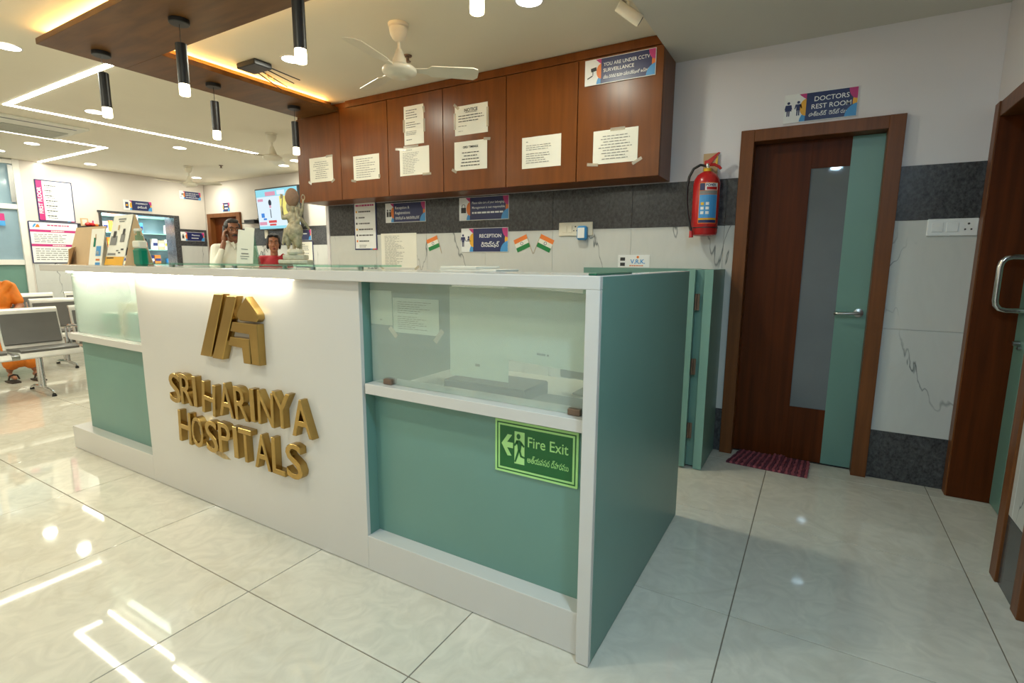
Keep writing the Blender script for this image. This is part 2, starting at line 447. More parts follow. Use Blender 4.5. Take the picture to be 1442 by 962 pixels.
wl = wall('wall_left', 'pale painted wall with pharmacy hatch and notice boards',
          [(XL - .12, 3.72, 0, XL - .008, YF - .002, ZC), (XL - .12, 2.56, 2.05, XL - .008, 3.72, ZC), (XL - .12, 2.56, 0, XL - .008, 3.72, 1.02),
           (XL - .12, 1.64, 0, XL - .008, 2.56, ZC), (XL - .12, Y0 + .1, 0, XL - .008, .30, ZC)], 'paint_dimmed')
clad(wl, 'y', XL, 3.75, YF - .01, 1, phase=3.75); clad(wl, 'y', XL, 1.66, 2.54, 1, phase=1.66)
wf = wall('wall_far', 'pale painted far wall with granite band and brown door',
          [(XL - .12, YF + .008, 0, -9.30, YF + .12, ZC), (-9.30, YF + .008, 2.06, -8.45, YF + .12, ZC), (-8.45, YF + .008, 0, -3.7, YF + .12, ZC)], 'paint_dimmed')
clad(wf, 'x', YF, -8.37, -3.9, -1, phase=-8.37)
wfr = wall('wall_front', 'pale painted wall behind the viewer', [(XL - .1, Y0, 0, 1.45, Y0 + .1, ZC)])
for o_, n_ in ((wb, 0),): pass

# ---- doors
def casing(parent, x0, x1, ztop, y0, y1, wd=.078, mat='woodframe'):
    bx('jamb', mat, parent, x0, y0, 0, x0 + wd, y1, ztop, .002)
    bx('jamb', mat, parent, x1 - wd, y0, 0, x1, y1, ztop, .002)
    bx('door_head', mat, parent, x0 + wd, y0, ztop - .072, x1 - wd, y1, ztop - .0005, .002)
d1 = thing('door_1', 'brown veneer door with frosted strip and teal edge', 'door', (0, D, 0), kind='structure')
casing(d1, .044, .888, 2.12, -.03, .118)
leaf = bx('leaf', 'wooddoor', d1, .122, .08, .006, .445, .118, 2.045, .001)
bx('lower_panel', 'wooddoor', leaf, .445, .08, .006, .648, .118, .36)
bx('upper_panel', 'wooddoor', leaf, .445, .08, 1.876, .648, .118, 2.045)
bx('glass_strip', 'doorglass', leaf, .445, .088, .36, .648, .100, 1.876)
bx('teal_stile', 'teal', leaf, .648, .079, .006, .812, .118, 2.045, .001)
h = B().lathe([(.004, 0), (.026, 0), (.026, .010), (.010, .014), (.010, .05), (.002, .052)], 20, axis='y', c=(.768, .079, .998)).build('door_handle', 'steel', d1, True)
B().tube([(.768, .03, .998), (.755, .026, .998), (.70, .026, .995), (.655, .028, .992), (.645, .04, .992)], .009, 10).build('lever', 'steel', h, True)
bx('threshold', 'black', d1, .12, .07, 0, .81, .12, .004)

d2 = thing('door_2', 'dark doorway in the corridor wall with teal glazed leaf', 'door', (R, 0, 0), kind='structure')
for nm, a in (('jamb', (-.003, 2.198, 0, .196, 2.274, 2.115)), ('jamb', (.008, 1.263, 0, .196, 1.341, 2.115)), ('door_head', (.004, 1.341, 2.04, .196, 2.198, 2.115))):
    bx(nm, 'wooddoor' if nm == 'x' else 'woodframe', d2, *a, .002)
bx('reveal_lining', 'wooddoor', d2, .004, 2.190, .002, .196, 2.1975, 2.038)
lf2 = bx('leaf', 'teal', d2, .188, 2.03, .006, .226, 2.19, 2.035, .001)
bx('glass_pane', 'doorglass', lf2, .196, 1.50, .006, .212, 2.03, 2.035)
bx('stile', 'teal', lf2, .188, 1.345, .006, .226, 1.50, 2.035)
B().tube([(.188, 2.11, 1.065), (.115, 2.11, 1.065), (.090, 2.11, 1.072), (.076, 2.11, 1.092), (.072, 2.11, 1.115), (.072, 2.11, 1.285), (.076, 2.11, 1.308), (.090, 2.11, 1.328), (.115, 2.11, 1.335), (.188, 2.11, 1.335)], .014, 12).build('pull_handle', 'chrome', d2, True)
B().cyl((.187, 2.10, .90), (.160, 2.10, .90), .014, .012).cyl((.187, 2.07, .88), (.172, 2.07, .88), .009).build('lock', 'steel', d2, True)
d3 = thing('door_3', 'brown door frame at the edge of the corridor wall', 'door', (R, 0, 0), kind='structure')
for nm, a in (('jamb', (.010, .995, 0, .196, 1.068, 2.115)), ('jamb', (.010, .03, 0, .196, .105, 2.115)), ('door_head', (.010, .105, 2.04, .196, .995, 2.115))):
    bx(nm, 'woodframe', d3, *a, .002)
bx('leaf', 'wooddoor', d3, .15, .105, .006, .19, .995, 2.035)
d4 = thing('door_4', 'plain brown door under a small sign on the far wall', 'door', (0, YF, 0), kind='structure')
casing(d4, -9.38, -8.37, 2.13, -.03, .118, .10)
bx('leaf', 'wooddoor', d4, -9.275, .06, .006, -8.475, .10, 2.055)
B().cyl((-8.56, .06, 1.0), (-8.56, .0, 1.0), .012).cyl((-8.56, .005, 1.0), (-8.70, .005, 1.0), .01).build('door_handle', 'steel', d4, True)
B().prism(disc(-8.86, 1.60, .075), .057, .0605).build('round_sticker', 'blue', d4)

# ---- glazed partition in the left wall
w2 = thing('window_2', 'white framed partition with blue frosted glass and teal foot', 'window', (XL, 0, 0), kind='structure')
for a in ((.30, .36), (.95, 1.01), (1.56, 1.638)): bx('mullion', 'whitem', w2, -.09, a[0], 0, .0, a[1], ZC - .002, .003)
for z0, z1 in ((0, .10), (1.20, 1.275), (1.99, 2.06), (2.62, 2.68)):
    for a in ((.36, .95), (1.01, 1.56)): bx('rail', 'whitem', w2, -.085, a[0], z0, -.005, a[1], z1, .003)
for a in ((.36, .95), (1.01, 1.56)):
    bx('foot_panel', 'teal', w2, -.06, a[0], .10, -.03, a[1], 1.20)
    bx('pane', 'bluefrost', w2, -.05, a[0], 1.275, -.04, a[1], 1.99)
    bx('pane', 'bluefrost', w2, -.05, a[0], 2.06, -.04, a[1], 2.62)
bx('closer_plate', 'steel', w2, -.004, 1.50, 2.09, .010, 1.555, 2.60)
wall('wall_outer', 'plain wall of the room behind the partition', [(XL - 1.5, .1, 0, XL - 1.45, 1.75, ZC)])
ro = bpy.data.objects.new('room_light', bpy.data.lights.new('room_light', 'AREA')); C.objects.link(ro)
ro.data.energy = 14; ro.data.size = .5; ro.data.color = (.85, .95, 1); ro.location = (XL - .8, .95, 2.6); ro.parent = w2; ro.location = (-.8, .95, 2.62)

# ---- pharmacy hatch
w1 = thing('window_1', 'pharmacy hatch framed in dark granite with shelves behind', 'window', (XL, 0, 0), kind='structure')
bx('sill', 'granite', w1, -.14, 2.50, 1.02, .05, 3.76, 1.05, .003)
bx('frame_head', 'granite', w1, -.13, 2.52, 2.03, .012, 3.755, 2.065, .002)
bx('frame_side', 'granite', w1, -.13, 2.535, 1.05, .012, 2.572, 2.03, .002)
bx('frame_side', 'granite', w1, -.30, 3.66, 1.05, .012, 3.755, 2.03, .002)
PX = -1.25
wall('wall_pharmacy', 'pale blue inner walls of the pharmacy', [(XL + PX - .05, 2.0, 0, XL + PX, 4.30, ZC), (XL + PX, 1.95, 0, XL - .125, 2.0, ZC), (XL + PX, 4.25, 0, XL - .125, 4.30, ZC), (XL + PX, 2.0, ZC - .1, XL - .125, 4.25, ZC)], 'whitem')
lo = bpy.data.objects.new('pharmacy_light', bpy.data.lights.new('pharmacy_light', 'AREA')); C.objects.link(lo)
lo.data.energy = 90; lo.data.size = .6; lo.data.color = (.80, .93, 1.0); lo.parent = w1; lo.location = (-.55, 3.1, 2.55)

# ================================================================== RECEPTION COUNTER
H, HS = 1.256, 1.216
rc = thing('reception_counter', 'long white and teal reception counter with glazed bays and gold lettering', 'counter', (0, 0, 0))
bx('top_slab', 'white', rc, -3.944, -.03, HS, -.0005, .36, H, .002)
bx('side_panel', 'teal', rc, -.020, -.009, .004, 0, 1.166, H - .002, .001)
bx('side_top', 'white', rc, -.070, .3605, HS + .02, -.0005, 1.166, H, .001)
bx('corner_trim', 'white', rc, -.044, -.03, .003, 0, -.0095, HS, .0015)
bx('centre_panel', 'white', rc, -2.75, 0, .003, -1.003, .018, HS, .001)
bx('bay_side', 'teal', rc, -1.0225, .0185, .003, -1.0035, .60, HS)
bx('bay_side', 'teal', rc, -2.7495, .0185, .003, -2.7305, .60, HS)
bx('bay_side', 'teal', rc, -.044, -.009, .003, -.0205, .12, HS)
for x0, x1 in ((-1.003, -.0445), (-3.82, -2.7505)):
    bx('plinth', 'white', rc, x0, 0, .002, x1, .11, .155, .0015)
for x0, x1 in ((-1.003, -.0445), (-3.70, -2.7505)):
    bx('lower_panel', 'teal', rc, x0, .068, .1555, x1, .108, .768)
bx('ledge', 'white', rc, -.992, .004, .768, -.0445, .14, .81, .0015)
bx('ledge', 'white', rc, -3.72, .004, .768, -2.7505, .14, .81, .0015)
g1 = bx('glass_pane', 'clearglass', rc, -.990, .048, .812, -.0445, .056, HS - .001)
g2 = bx('frosted_pane', 'frost', rc, -3.70, .050, .8115, -2.7505, .058, HS - .001)
for x in (-.90, -.10): bx('glass_clip', 'brass', rc, x - .022, .034, .811, x + .022, .070, .832, .002)
bx('desk_top', 'whitem', rc, -3.68, .1405, .735, -.021, .70, .765, .002)
bx('end_panel', 'teal', rc, -3.70, .1085, .002, -3.682, .70, .734)
bx('back_panel', 'teal', rc, -3.68, .62, .002, -.021, .64, .734)
bx('led_strip', 'desk', rc, -2.72, -.024, HS - .008, -1.42, -.012, HS - .0005)
bx('led_strip', 'desk', rc, -3.66, .014, HS - .008, -2.78, .026, HS - .0005)
bx('bay_back', 'white', rc, -3.68, .342, .766, -2.7505, .356, HS - .001)
bx('bay_end', 'white', rc, -3.698, .060, .8115, -3.684, .341, HS - .001)
bx('led_strip', 'deskin', rc, -3.66, .130, HS - .008, -2.78, .170, HS - .0005)
bx('glass_top', 'tealglass', rc, -2.56, -.01, 1.268, -1.09, .345, 1.277, .001)
for x in (-2.40, -1.85, -1.30):
    for y in (.03, .30): B().cyl((x, y, H), (x, y, 1.268), .012).build('spacer', 'steel', rc, True)

# raised gold lettering
sg = thing('raised_letter_sign', 'raised gold capital letters on the white counter front', 'sign', (0, 0, 0))
letters = [('S', -2.364, .619, .108, .163, 2), ('R', -2.254, .624, .11, .164, -1), ('I', -2.174, .624, .030, .161, 0), ('H', -2.051, .604, .115, .164, 6), ('A', -1.902, .619, .118, .171, 0),
           ('R', -1.78, .618, .105, .166, -2), ('I', -1.692, .623, .032, .16, 0), ('N', -1.592, .622, .115, .162, 2), ('Y', -1.478, .631, .125, .165, 0), ('A', -1.345, .615, .135, .169, -1),
           ('H', -2.3, .414, .118, .174, 3), ('O', -2.182, .407, .105, .166, 0), ('S', -2.053, .406, .104, .169, 0), ('P', -1.94, .416, .10, .157, 1), ('I', -1.848, .414, .034, .161, 0),
           ('T', -1.768, .412, .104, .167, 0), ('A', -1.639, .406, .122, .171, 1), ('L', -1.523, .406, .09, .174, 1), ('S', -1.412, .406, .11, .166, -1)]
for ch, x, z, w_, h_, a in letters:
    me = text_mesh(ch, 'gold', .165, None, .0175, .009, 'c', 'letter', 4)
    xs = [v.co.x for v in me.vertices]; zs = [v.co.z for v in me.vertices]
    cx, cz = (min(xs) + max(xs)) / 2, (min(zs) + max(zs)) / 2
    for v in me.vertices:
        v.co.x = (v.co.x - cx) * w_ / (max(xs) - min(xs)); v.co.z = (v.co.z - cz) * h_ / (max(zs) - min(zs))
    bm = bmesh.new(); bm.from_mesh(me); bmesh.ops.remove_doubles(bm, verts=bm.verts[:], dist=1e-5)
    es = [e for e in bm.edges if len(e.link_faces) == 2 and all(abs(v.co.y + .0175) < 1e-4 for v in e.verts) and abs(e.link_faces[0].normal.y - e.link_faces[1].normal.y) > .5]
    bmesh.ops.bevel(bm, geom=es, offset=.0025, segments=1, affect='EDGES'); bm.to_mesh(me); bm.free()
    o = bpy.data.objects.new('letter', me); C.objects.link(o); o.parent = sg
    o.location = (x, -.0178, z); o.rotation_euler = (0, math.radians(a), 0)
def q_(x, z): return (.535 + (x - .535) * .976, 1.2955 + (z - 1.2955) * .976)
lg = thing('gold_emblem', 'gold emblem of slanted bars, drop and angular arch above the lettering', 'emblem', (0, 0, 0))
def gold(poly, name):
    b = B().prism([q_(*p) for p in poly], -.035, -.0005)
    es = [e for e in b.bm.edges if all(abs(v.co.y + .035) < 1e-5 for v in e.verts)]
    bmesh.ops.bevel(b.bm, geom=es, offset=.003, segments=1, affect='EDGES')
    b.build(name, 'gold', lg)
gold([(-2.155, .812), (-2.062, .812), (-1.914, 1.132), (-1.990, 1.132)], 'slanted_bar')
gold([(-2.048, .808), (-1.962, .808), (-1.806, 1.126), (-1.883, 1.126)], 'slanted_bar')
gold([(-1.735, 1.126), (-1.785, 1.078), (-1.811, 1.048), (-1.814, 1.028), (-1.795, 1.012), (-1.668, 1.012), (-1.652, 1.028), (-1.654, 1.048), (-1.682, 1.078)], 'drop')
gold([(-1.855, 1.002), (-1.664, 1.002), (-1.664, .808), (-1.724, .808), (-1.724, .955), (-1.878, .955)], 'arch')
gold([(-1.882, .928), (-1.733, .928), (-1.733, .808), (-1.788, .808), (-1.788, .885), (-1.903, .885)], 'arch')
# worn glue patch under the letters
B().prism([(-2.19, .335), (-2.10, .30), (-2.02, .285), (-1.95, .292), (-2.0, .312), (-2.08, .33), (-2.15, .348)], -.0012, -.0004).build('glue_stain', flat('dried_glue', (196, 170, 120), .6, var=.2, scale=50), sg)

# fire exit sign
fx = thing('exit_sign', 'green fire exit board with arrow and running figure under the glass', 'sign', (-.251, .0675, .650))
bx('board', 'lgreen', fx, -.160, -.006, -.096, .160, 0, .096)
def frame(name, mat, x0, z0, x1, z1, t, y, par):
    B().box(x0, y, z0, x1, y + .0005, z0 + t).box(x0, y, z1 - t, x1, y + .0005, z1).box(x0, y, z0 + t, x0 + t, y + .0005, z1 - t).box(x1 - t, y, z0 + t, x1, y + .0005, z1 - t).build(name, mat, par)
frame('border_line', 'dgreen', -.152, -.088, .152, .088, .0045, -.0066, fx)
bx('field', 'dgreen', fx, -.140, -.0066, -.076, .140, -.006, .076)
B().prism([(-.133, .010), (-.108, .046), (-.090, .046), (-.110, .018), (-.086, .018), (-.086, -.002), (-.110, -.002), (-.092, -.030), (-.108, -.032)], -.0074, -.0068).build('arrow', 'lgreen', fx)
bx('doorway_symbol', 'lgreen', fx, -.080, -.0074, -.055, -.040, -.0068, .062)
b = B().prism(disc(-.064, .045, .0075, .0095), -.0082, -.0076)
for pl in ([(-.074, .030), (-.058, .032), (-.050, .020), (-.055, -.006), (-.066, -.006), (-.068, .012)], [(-.072, .030), (-.082, .012), (-.078, .008), (-.066, .022)],
           [(-.054, .030), (-.040, .014), (-.043, .008), (-.056, .020)], [(-.066, -.004), (-.058, -.004), (-.066, -.028), (-.074, -.050), (-.080, -.048), (-.073, -.026)],
           [(-.062, -.004), (-.055, -.006), (-.050, -.022), (-.038, -.026), (-.036, -.032), (-.056, -.028)]): b.prism(pl, -.0082, -.0076)
b.build('running_figure', 'dgreen', fx)
text('Fire Exit', 'lgreen', fx, .049, -.0068, .014, .037, .152, .004)
text('అత్యవసర ద్వారము', 'lgreen', fx, .049, -.0068, -.042, .022, .156, .001)

# ---- low teal panel and folded gate by the back wall
lp = tag(bx('teal_wall_panel', 'teal', None, -1.005, D - .021, .302, -.152, D - .001, H, .001), 'low teal board standing against the tiled wall behind the counter', 'panel')
gt = thing('counter_gate', 'teal half gate folded back on its post by the wall', 'gate', (0, 0, 0))
bx('post', 'teal', gt, -.050, 1.842, .004, 0, D - .001, H, .001)
bx('post_edge', 'tealedge', gt, -.050, 1.838, .004, 0, 1.8418, H)
bx('leaf', 'teal', gt, -.148, 1.822, .012, -.100, D - .003, H - .002, .001)
bx('leaf_edge', 'tealedge', gt, -.148, 1.818, .012, -.100, 1.8218, H - .002)
bx('filler', 'teal', gt, -.0995, 1.87, .012, -.0505, 1.885, H - .002)
for z in (1.06, .66, .25):
    B().cyl((-.092, 1.835, z - .05), (-.092, 1.835, z + .05), .007).box(-.099, 1.838, z - .05, -.070, 1.842, z + .05).build('hinge', 'brass', gt, True)

# ================================================================== OVERHEAD CABINET
oc = thing('overhead_cabinet', 'long brown veneer wall cabinet with six doors above the counter', 'cabinet', (0, 0, 0))
ZB = 1.845
bx('body', 'wood', oc, -3.874, YC + .020, ZB, -.396, D - .002, ZC - .003, .001)
bx('fascia', 'wood', oc, -3.2, YC - .002, 2.632, -.394, YC + .0195, ZC - .003, .001)
ed = [-3.876, -3.284, -2.707, -2.118, -1.535, -.967, -.394]
for i, (a, b_) in enumerate(zip(ed, ed[1:])):
    bx('cabinet_door', 'wood', oc, a + .003, YC, ZB + .001, b_ - .003, YC + .0195, 2.610 if i == 0 else 2.628, .0015)

# ================================================================== WOODEN CEILING FRAME WITH COVE LIGHT
cf = thing('ceiling_frame', 'wooden ceiling frame with glowing cove and hanging lamps over the counter', 'ceiling frame', (0, 0, 0))
ZBM, ZBT = 2.613, 2.648
bx('arm', 'woodceil', cf, -3.78, .045, ZBM, -.398, .525, ZBT, .0015)
bx('arm', 'woodceil', cf, -3.78, .5255, ZBM, -3.285, YC - .003, ZBT, .0015)
bx('riser', 'woodceil', cf, -3.72, .105, ZBT, -.42, .465, ZC - .001)
bx('riser', 'woodceil', cf, -3.72, .4655, ZBT, -3.345, YC - .03, ZC - .001)
bx('led_strip', 'cove', cf, -3.74, .088, ZBT + .001, -.45, .100, ZBT + .010)
bx('led_strip', 'cove', cf, -3.25 - .04, .47, ZBT + .001, -.45, .482, ZBT + .010)
bx('led_strip', 'cove', cf, -3.342, .55, ZBT + .001, -3.330, YC - .10, ZBT + .010)

# ================================================================== LAMPS ON THE CEILING
def pendant():
    t = thing('pendant_lamp', '', 'pendant lamp', (0, 0, 0), group='cylinder pendants on the wooden frame')
    B().lathe([(.001, 2.6125), (.052, 2.6125), (.052, 2.592), (.048, 2.588), (.001, 2.588)], 28).build('canopy', 'black', t, True)
    B().cyl((0, 0, 2.486), (0, 0, 2.588), .0016, seg=6).build('wire', 'black', t)
    B().lathe([(.001, 2.488), (.027, 2.488), (.029, 2.486), (.029, 2.273), (.001, 2.273)], 24).build('shade', 'black', t, True)
    B().lathe([(.001, 2.2728), (.0265, 2.2728), (.0275, 2.235), (.0265, 2.216), (.023, 2.213), (.001, 2.213)], 24).build('diffuser', 'pend', t, True)
    return t
p0 = pendant()
pl = [(-3.574, .306, 'black cylinder pendant at the corner of the wooden ceiling frame'), (-2.647, .306, 'black cylinder pendant hanging nearest above the gold emblem'),
      (-1.650, .306, 'large black cylinder pendant cut by the top edge, above the ceiling aerial'), (-.649, .306, 'pendant of which only the glowing tip shows at the top edge'),
      (-3.548, 1.016, 'small black pendant midway along the far wooden beam'), (-3.514, 1.700, 'small black pendant beside the first overhead cabinet door')]
for i, (x, y, lb) in enumerate(pl):
    o = p0 if i == 0 else copy_tree(p0)
    o.location = (x, y, 0); o['label'] = lb
def downlight():
    t = thing('downlight', '', 'downlight', (0, 0, 0), group='round recessed downlights')
    B().lathe([(.070, ZC - .001), (.082, ZC - .004), (.080, ZC - .007), (.070, ZC - .006)], 24, ring_=True).build('trim_ring', 'whitem', t, True)
    B().lathe([(.001, ZC - .005), (.069, ZC - .005), (.069, ZC - .0005), (.001, ZC - .0005)], 24).build('lens', 'lamp', t)
    return t
dl0 = downlight()
dls = [(-4.245, .05, 1, 'round downlight at the edge beside the corner of the wooden frame'), (-5.58, 1.05, 1, 'round downlight behind the corner pendant'), (-7.92, 1.31, 1, 'round downlight between the strip light and the glazed partition'),
       (-8.85, 1.25, 1, 'round downlight just above the glazed partition'), (-8.95, 2.30, 1, 'round downlight above the first notice boards'), (-6.555, 2.33, 1, 'round downlight near the end of the long strip light'),
       (-2.77, 1.13, 2, 'round downlight beside the big pendant near the aerial'), (-6.47, 3.76, 1, 'round downlight above the television'), (-5.98, 3.59, 1, 'round downlight beside the small pendant by the cabinet'),
       (-8.84, 3.78, 1, 'round downlight beside the farthest fan'), (-.93, 1.22, 2, 'round downlight in front of the notice cabinet at the top edge'),
       (-1.4, -1.1, 3, ''), (-3.4, -1.1, 3, ''), (-5.4, -1.1, 3, ''), (-7.4, -1.1, 1, ''), (-2.4, -3.0, 3, ''), (-5.0, -3.0, 1, ''), (-7.6, -3.0, 1, '')]
def lamp_light(t, x, y, z, watts, col, size=.13):
    l = bpy.data.lights.new('lamp_light', 'AREA'); l.shape = 'DISK'; l.size = size; l.energy = watts; l.color = col
    o = bpy.data.objects.new('lamp_light', l); C.objects.link(o); o.parent = t; o.location = (0, 0, z)
    return o
for i, (x, y, k, lb) in enumerate(dls):
    o = dl0 if i == 0 else copy_tree(dl0)
    o.location = (x, y, 0); o['label'] = lb or 'round recessed downlight in the hall ceiling outside the picture'
for i, (x, y, k, lb) in enumerate(dls):
    o = [q for q in C.objects if q.name.startswith('downlight') and q.parent is None][i]
    lamp_light(o, 0, 0, ZC - .009, (0, P_HALL, P_DOWN, P_NEAR)[k], WARM)
def corr(x, y):
    t = thing('downlight', 'round recessed downlight in the corridor soffit outside the picture', 'downlight', (x, y, 0), group='round recessed downlights')
    B().lathe([(.070, ZS - .001), (.082, ZS - .004), (.080, ZS - .007), (.070, ZS - .006)], 24, ring_=True).build('trim_ring', 'whitem', t, True)
    B().lathe([(.001, ZS - .005), (.069, ZS - .005), (.069, ZS - .0005), (.001, ZS - .0005)], 24).build('lens', 'lamp', t)
    lamp_light(t, 0, 0, ZS - .009, P_CORR, NEUT)
corr(.63, -.70); corr(.63, -2.5)
def strip(label, pts):
    t = thing('strip_light', label, 'strip light', (0, 0, 0), group='recessed linear strip lights')
    for (x0, y0), (x1, y1) in zip(pts, pts[1:]):
        hw = .022
        xa, xb, ya, yb = min(x0, x1) - hw, max(x0, x1) + hw, min(y0, y1) - hw, max(y0, y1) + hw
        if (x0, y0) != pts[0]:     # second run starts beside the first
            if abs(y1 - y0) > abs(x1 - x0): ya += 2 * hw
            else: xb -= 2 * hw
        bx('profile', 'strip', t, xa, ya, ZC - .004, xb, yb, ZC - .0002)
strip('bent white strip light running from the wooden frame along the hall', [(-3.95, .545), (-6.02, .545), (-6.02, 3.01)])
strip('bent white strip light ending above the first notice boards', [(-7.39, -.6), (-7.39, 1.86), (-9.40, 1.86)])

# ---- ceiling air conditioner
ac = thing('ceiling_air_conditioner', 'flush cassette air conditioner with grey grille between the strip lights', 'air conditioner', (0, 0, 0))
bx('panel', 'acwhite', ac, -7.30, .45, ZC - .022, -6.42, 1.33, ZC - .0005, .004)
gr = bx('grille', 'acgrille', ac, -7.20, .72, ZC - .026, -6.78, 1.27, ZC - .022)
for i in range(10): bx('louvre', 'acwhite', gr, -7.19 + i * .041, .73, ZC - .029, -7.185 + i * .041, 1.26, ZC - .0262)
bx('air_slot', 'black', ac, -6.54, .52, ZC - .0245, -6.515, 1.25, ZC - .0222)

# ---- fans
def fan(x, y, label, ang, r=.47):
    t = thing('ceiling_fan', label, 'fan', (x, y, 0), group='cream ceiling fans')
    B().lathe([(.001, ZC - .001), (.062, ZC - .001), (.060, ZC - .016), (.050, ZC - .022), (.056, ZC - .026), (.050, ZC - .06), (.036, ZC - .085), (.016, ZC - .100), (.001, ZC - .101)], 24).build('canopy', 'fan', t, True)
    B().cyl((0, 0, 2.45), (0, 0, ZC - .085), .010, seg=12).build('downrod', 'fan', t, True)
    B().lathe([(.001, 2.550), (.016, 2.550), (.024, 2.53), (.042, 2.485), (.046, 2.462), (.001, 2.462)], 24).build('lower_cup', 'fan', t, True)
    B().lathe([(.001, 2.461), (.055, 2.461), (.085, 2.452), (.102, 2.438), (.104, 2.424), (.098, 2.412), (.070, 2.398), (.060, 2.392), (.001, 2.388)], 32).build('motor', 'fan', t, True)
    for k in range(3):
        a = ang + k * 2 * PI / 3
        rot = Matrix.Rotation(a, 3, 'Z')
        b = B().prism([(.085, -.018), (.17, -.030), (.19, -.055), (r - .03, -.066), (r, -.052), (r + .006, -.02), (r + .004, .03), (r - .02, .056), (.19, .050), (.17, .030), (.085, .018)], -.0025, .0025, 'xy')
        for v in b.bm.verts:
            p = v.co.copy(); p.z += 2.436 - p.y * .22
            v.co = rot @ p
        bl = b.build('blade', 'fan', t)
        b = B().box(.07, -.014, 2.439, .20, .014, 2.445)
        for v in b.bm.verts: v.co = rot @ v.co
        b.build('blade_arm', 'fan', bl)
fan(-1.745, 1.09, 'cream three blade ceiling fan close to the notice cabinet', math.radians(40))
fan(-4.85, 2.42, 'cream ceiling fan in the hall beside the small cabinet pendant', math.radians(15))
fan(-7.85, 3.12, 'farthest cream ceiling fan over the pharmacy corner', math.radians(32))

# ================================================================== SIGNS
# small print as thin bars
def bars(b, x0, x1, z0, z1, n, centred=False, fill=.8, th=.3, y=-.0012, seed=1, cols=1):
    rnd = random.Random(seed)
    dz = (z1 - z0) / n
    for i in range(n):
        zc = z1 - (i + .5) * dz
        w_ = (x1 - x0) * (fill + rnd.uniform(-.22, .18)); w_ = min(w_, x1 - x0)
        a = (x0 + x1) / 2 - w_ / 2 if centred else x0
        e = a + w_; x = a
        while x < e - .004:
            l = rnd.uniform(.012, .034) * (x1 - x0) / .22
            xe = min(x + l, e)
            b.quad([(x, y, zc - dz * th / 2), (xe, y, zc - dz * th / 2), (xe, y, zc + dz * th / 2), (x, y, zc + dz * th / 2)])
            x = xe + .005 * (x1 - x0) / .22
    return b
def colour_sign(name, label, loc, w_, h_, lines, icon, rz=0.0, second='orange', left=.27, navy='navy', z_icon=0.0):
    """board with a white pictogram field, navy field and coloured patches, facing local -Y"""
    t = thing(name, label, 'sign', loc, rz)
    x0, x1, z0, z1 = -w_ / 2, w_ / 2, -h_ / 2, h_ / 2
    bx('board', 'signwhite', t, x0, -.006, z0, x1, 0, z1, .0008)
    xs = x0 + w_ * left
    m = min(.004, h_ * .03)
    bx('field', navy, t, xs, -.0066, z0 + m, x1 - m, -.0061, z1 - m)
    def patch(poly, mat, y):
        p = clip(poly, x0 + m, z0 + m, x1 - m, z1 - m)
        if p: B().prism(p, y, y + .0005).build('colour_patch', mat, t)
    k = h_
    patch([(xs - .22 * k, z1 - m), (xs + .02 * k, z1 - m), (xs + .02 * k, z1 - .22 * k), (xs - .08 * k, z1 - .15 * k)], 'magenta', -.0072)
    pp = [p for p in disc(xs + .02 * k, 0, .20 * k, .29 * k) if p[0] <= xs + .021 * k]
    patch(pp, second, -.0074)
    pp = [p for p in disc(xs + .06 * k, z0, .24 * k, .34 * k) if p[0] <= xs + .01 * k] + [(xs + .005 * k, z0)]
    patch(pp, 'blue', -.0072)
    patch(disc(x1, 0.0, .16 * k, .34 * k), second, -.0070)
    patch(disc(x1 - .03 * k, z1, .26 * k, .40 * k), 'magenta', -.0074)
    patch(disc(x1 + .06 * k, z0, .44 * k, .46 * k), 'blue', -.0077)
    xc = (xs + x1) / 2
    for s_, hh, zz, al, bold in lines:
        ww = (x1 - xs) * .84
        if s_.startswith('~'):      # print too small to read in the photograph
            wd = float(s_[1:]) * (x1 - xs)
            q0 = xc - wd / 2 if al == 'c' else xs + .12 * k
            tag(bars(B(), q0, q0 + wd, zz * h_, (zz + hh) * h_, 1, False, 1.0, .62, -.0072, len(lines) + int(h_ * 1000)).build('small_print', 'signwhite', t), kind='stuff')
            continue
        text(s_, 'signwhite', t, xc if al == 'c' else xs + .12 * k, -.0066, zz * h_, hh * h_ * .86, ww, bold * .7, al)
    if icon: icon(t, x0 + w_ * left * .42, z_icon, h_)
    return t
def man_icon(b, x, z, s, skirt=False):
    y0, y1 = -.0074, -.0066
    b.prism(disc(x, z + .36 * s, .085 * s, n=14), y0, y1)
    b.prism([(x - .17 * s, z + .24 * s), (x + .17 * s, z + .24 * s), (x + .22 * s, z - .04 * s), (x + .17 * s, z - .05 * s), (x + .11 * s, z + .12 * s), (x + (.2 if skirt else .11) * s, z - .14 * s), (x - (.2 if skirt else .11) * s, z - .14 * s), (x - .11 * s, z + .12 * s), (x - .17 * s, z - .05 * s), (x - .22 * s, z - .04 * s)], y0, y1)
    for d in (-1, 1): b.prism([(x + d * .015 * s, z - .14 * s), (x + d * .09 * s, z - .14 * s), (x + d * .085 * s, z - .46 * s), (x + d * .02 * s, z - .46 * s)][::d], y0, y1)
def icon_toilet(t, x, z, h_):
    for dx, sk in ((-.15, True), (.17, False)):
        b = B(); man_icon(b, x + dx * h_, z, h_ * .56, sk); b.build('pictogram', 'navy', t)
def icon_reception(t, x, z, h_):
    b = B(); man_icon(b, x - .16 * h_, z, h_ * .58); b.build('pictogram', 'navy', t)
    b = B().prism(disc(x + .13 * h_, z + .13 * h_, .045 * h_, n=14), -.0074, -.0066).prism([(x + .06 * h_, z), (x + .20 * h_, z), (x + .17 * h_, z + .08 * h_), (x + .09 * h_, z + .08 * h_)], -.0074, -.0066).box(x - .02 * h_, -.0074, z - .04 * h_, x + .26 * h_, -.0066, z - .015 * h_)
    b.build('pictogram', 'navy', t)
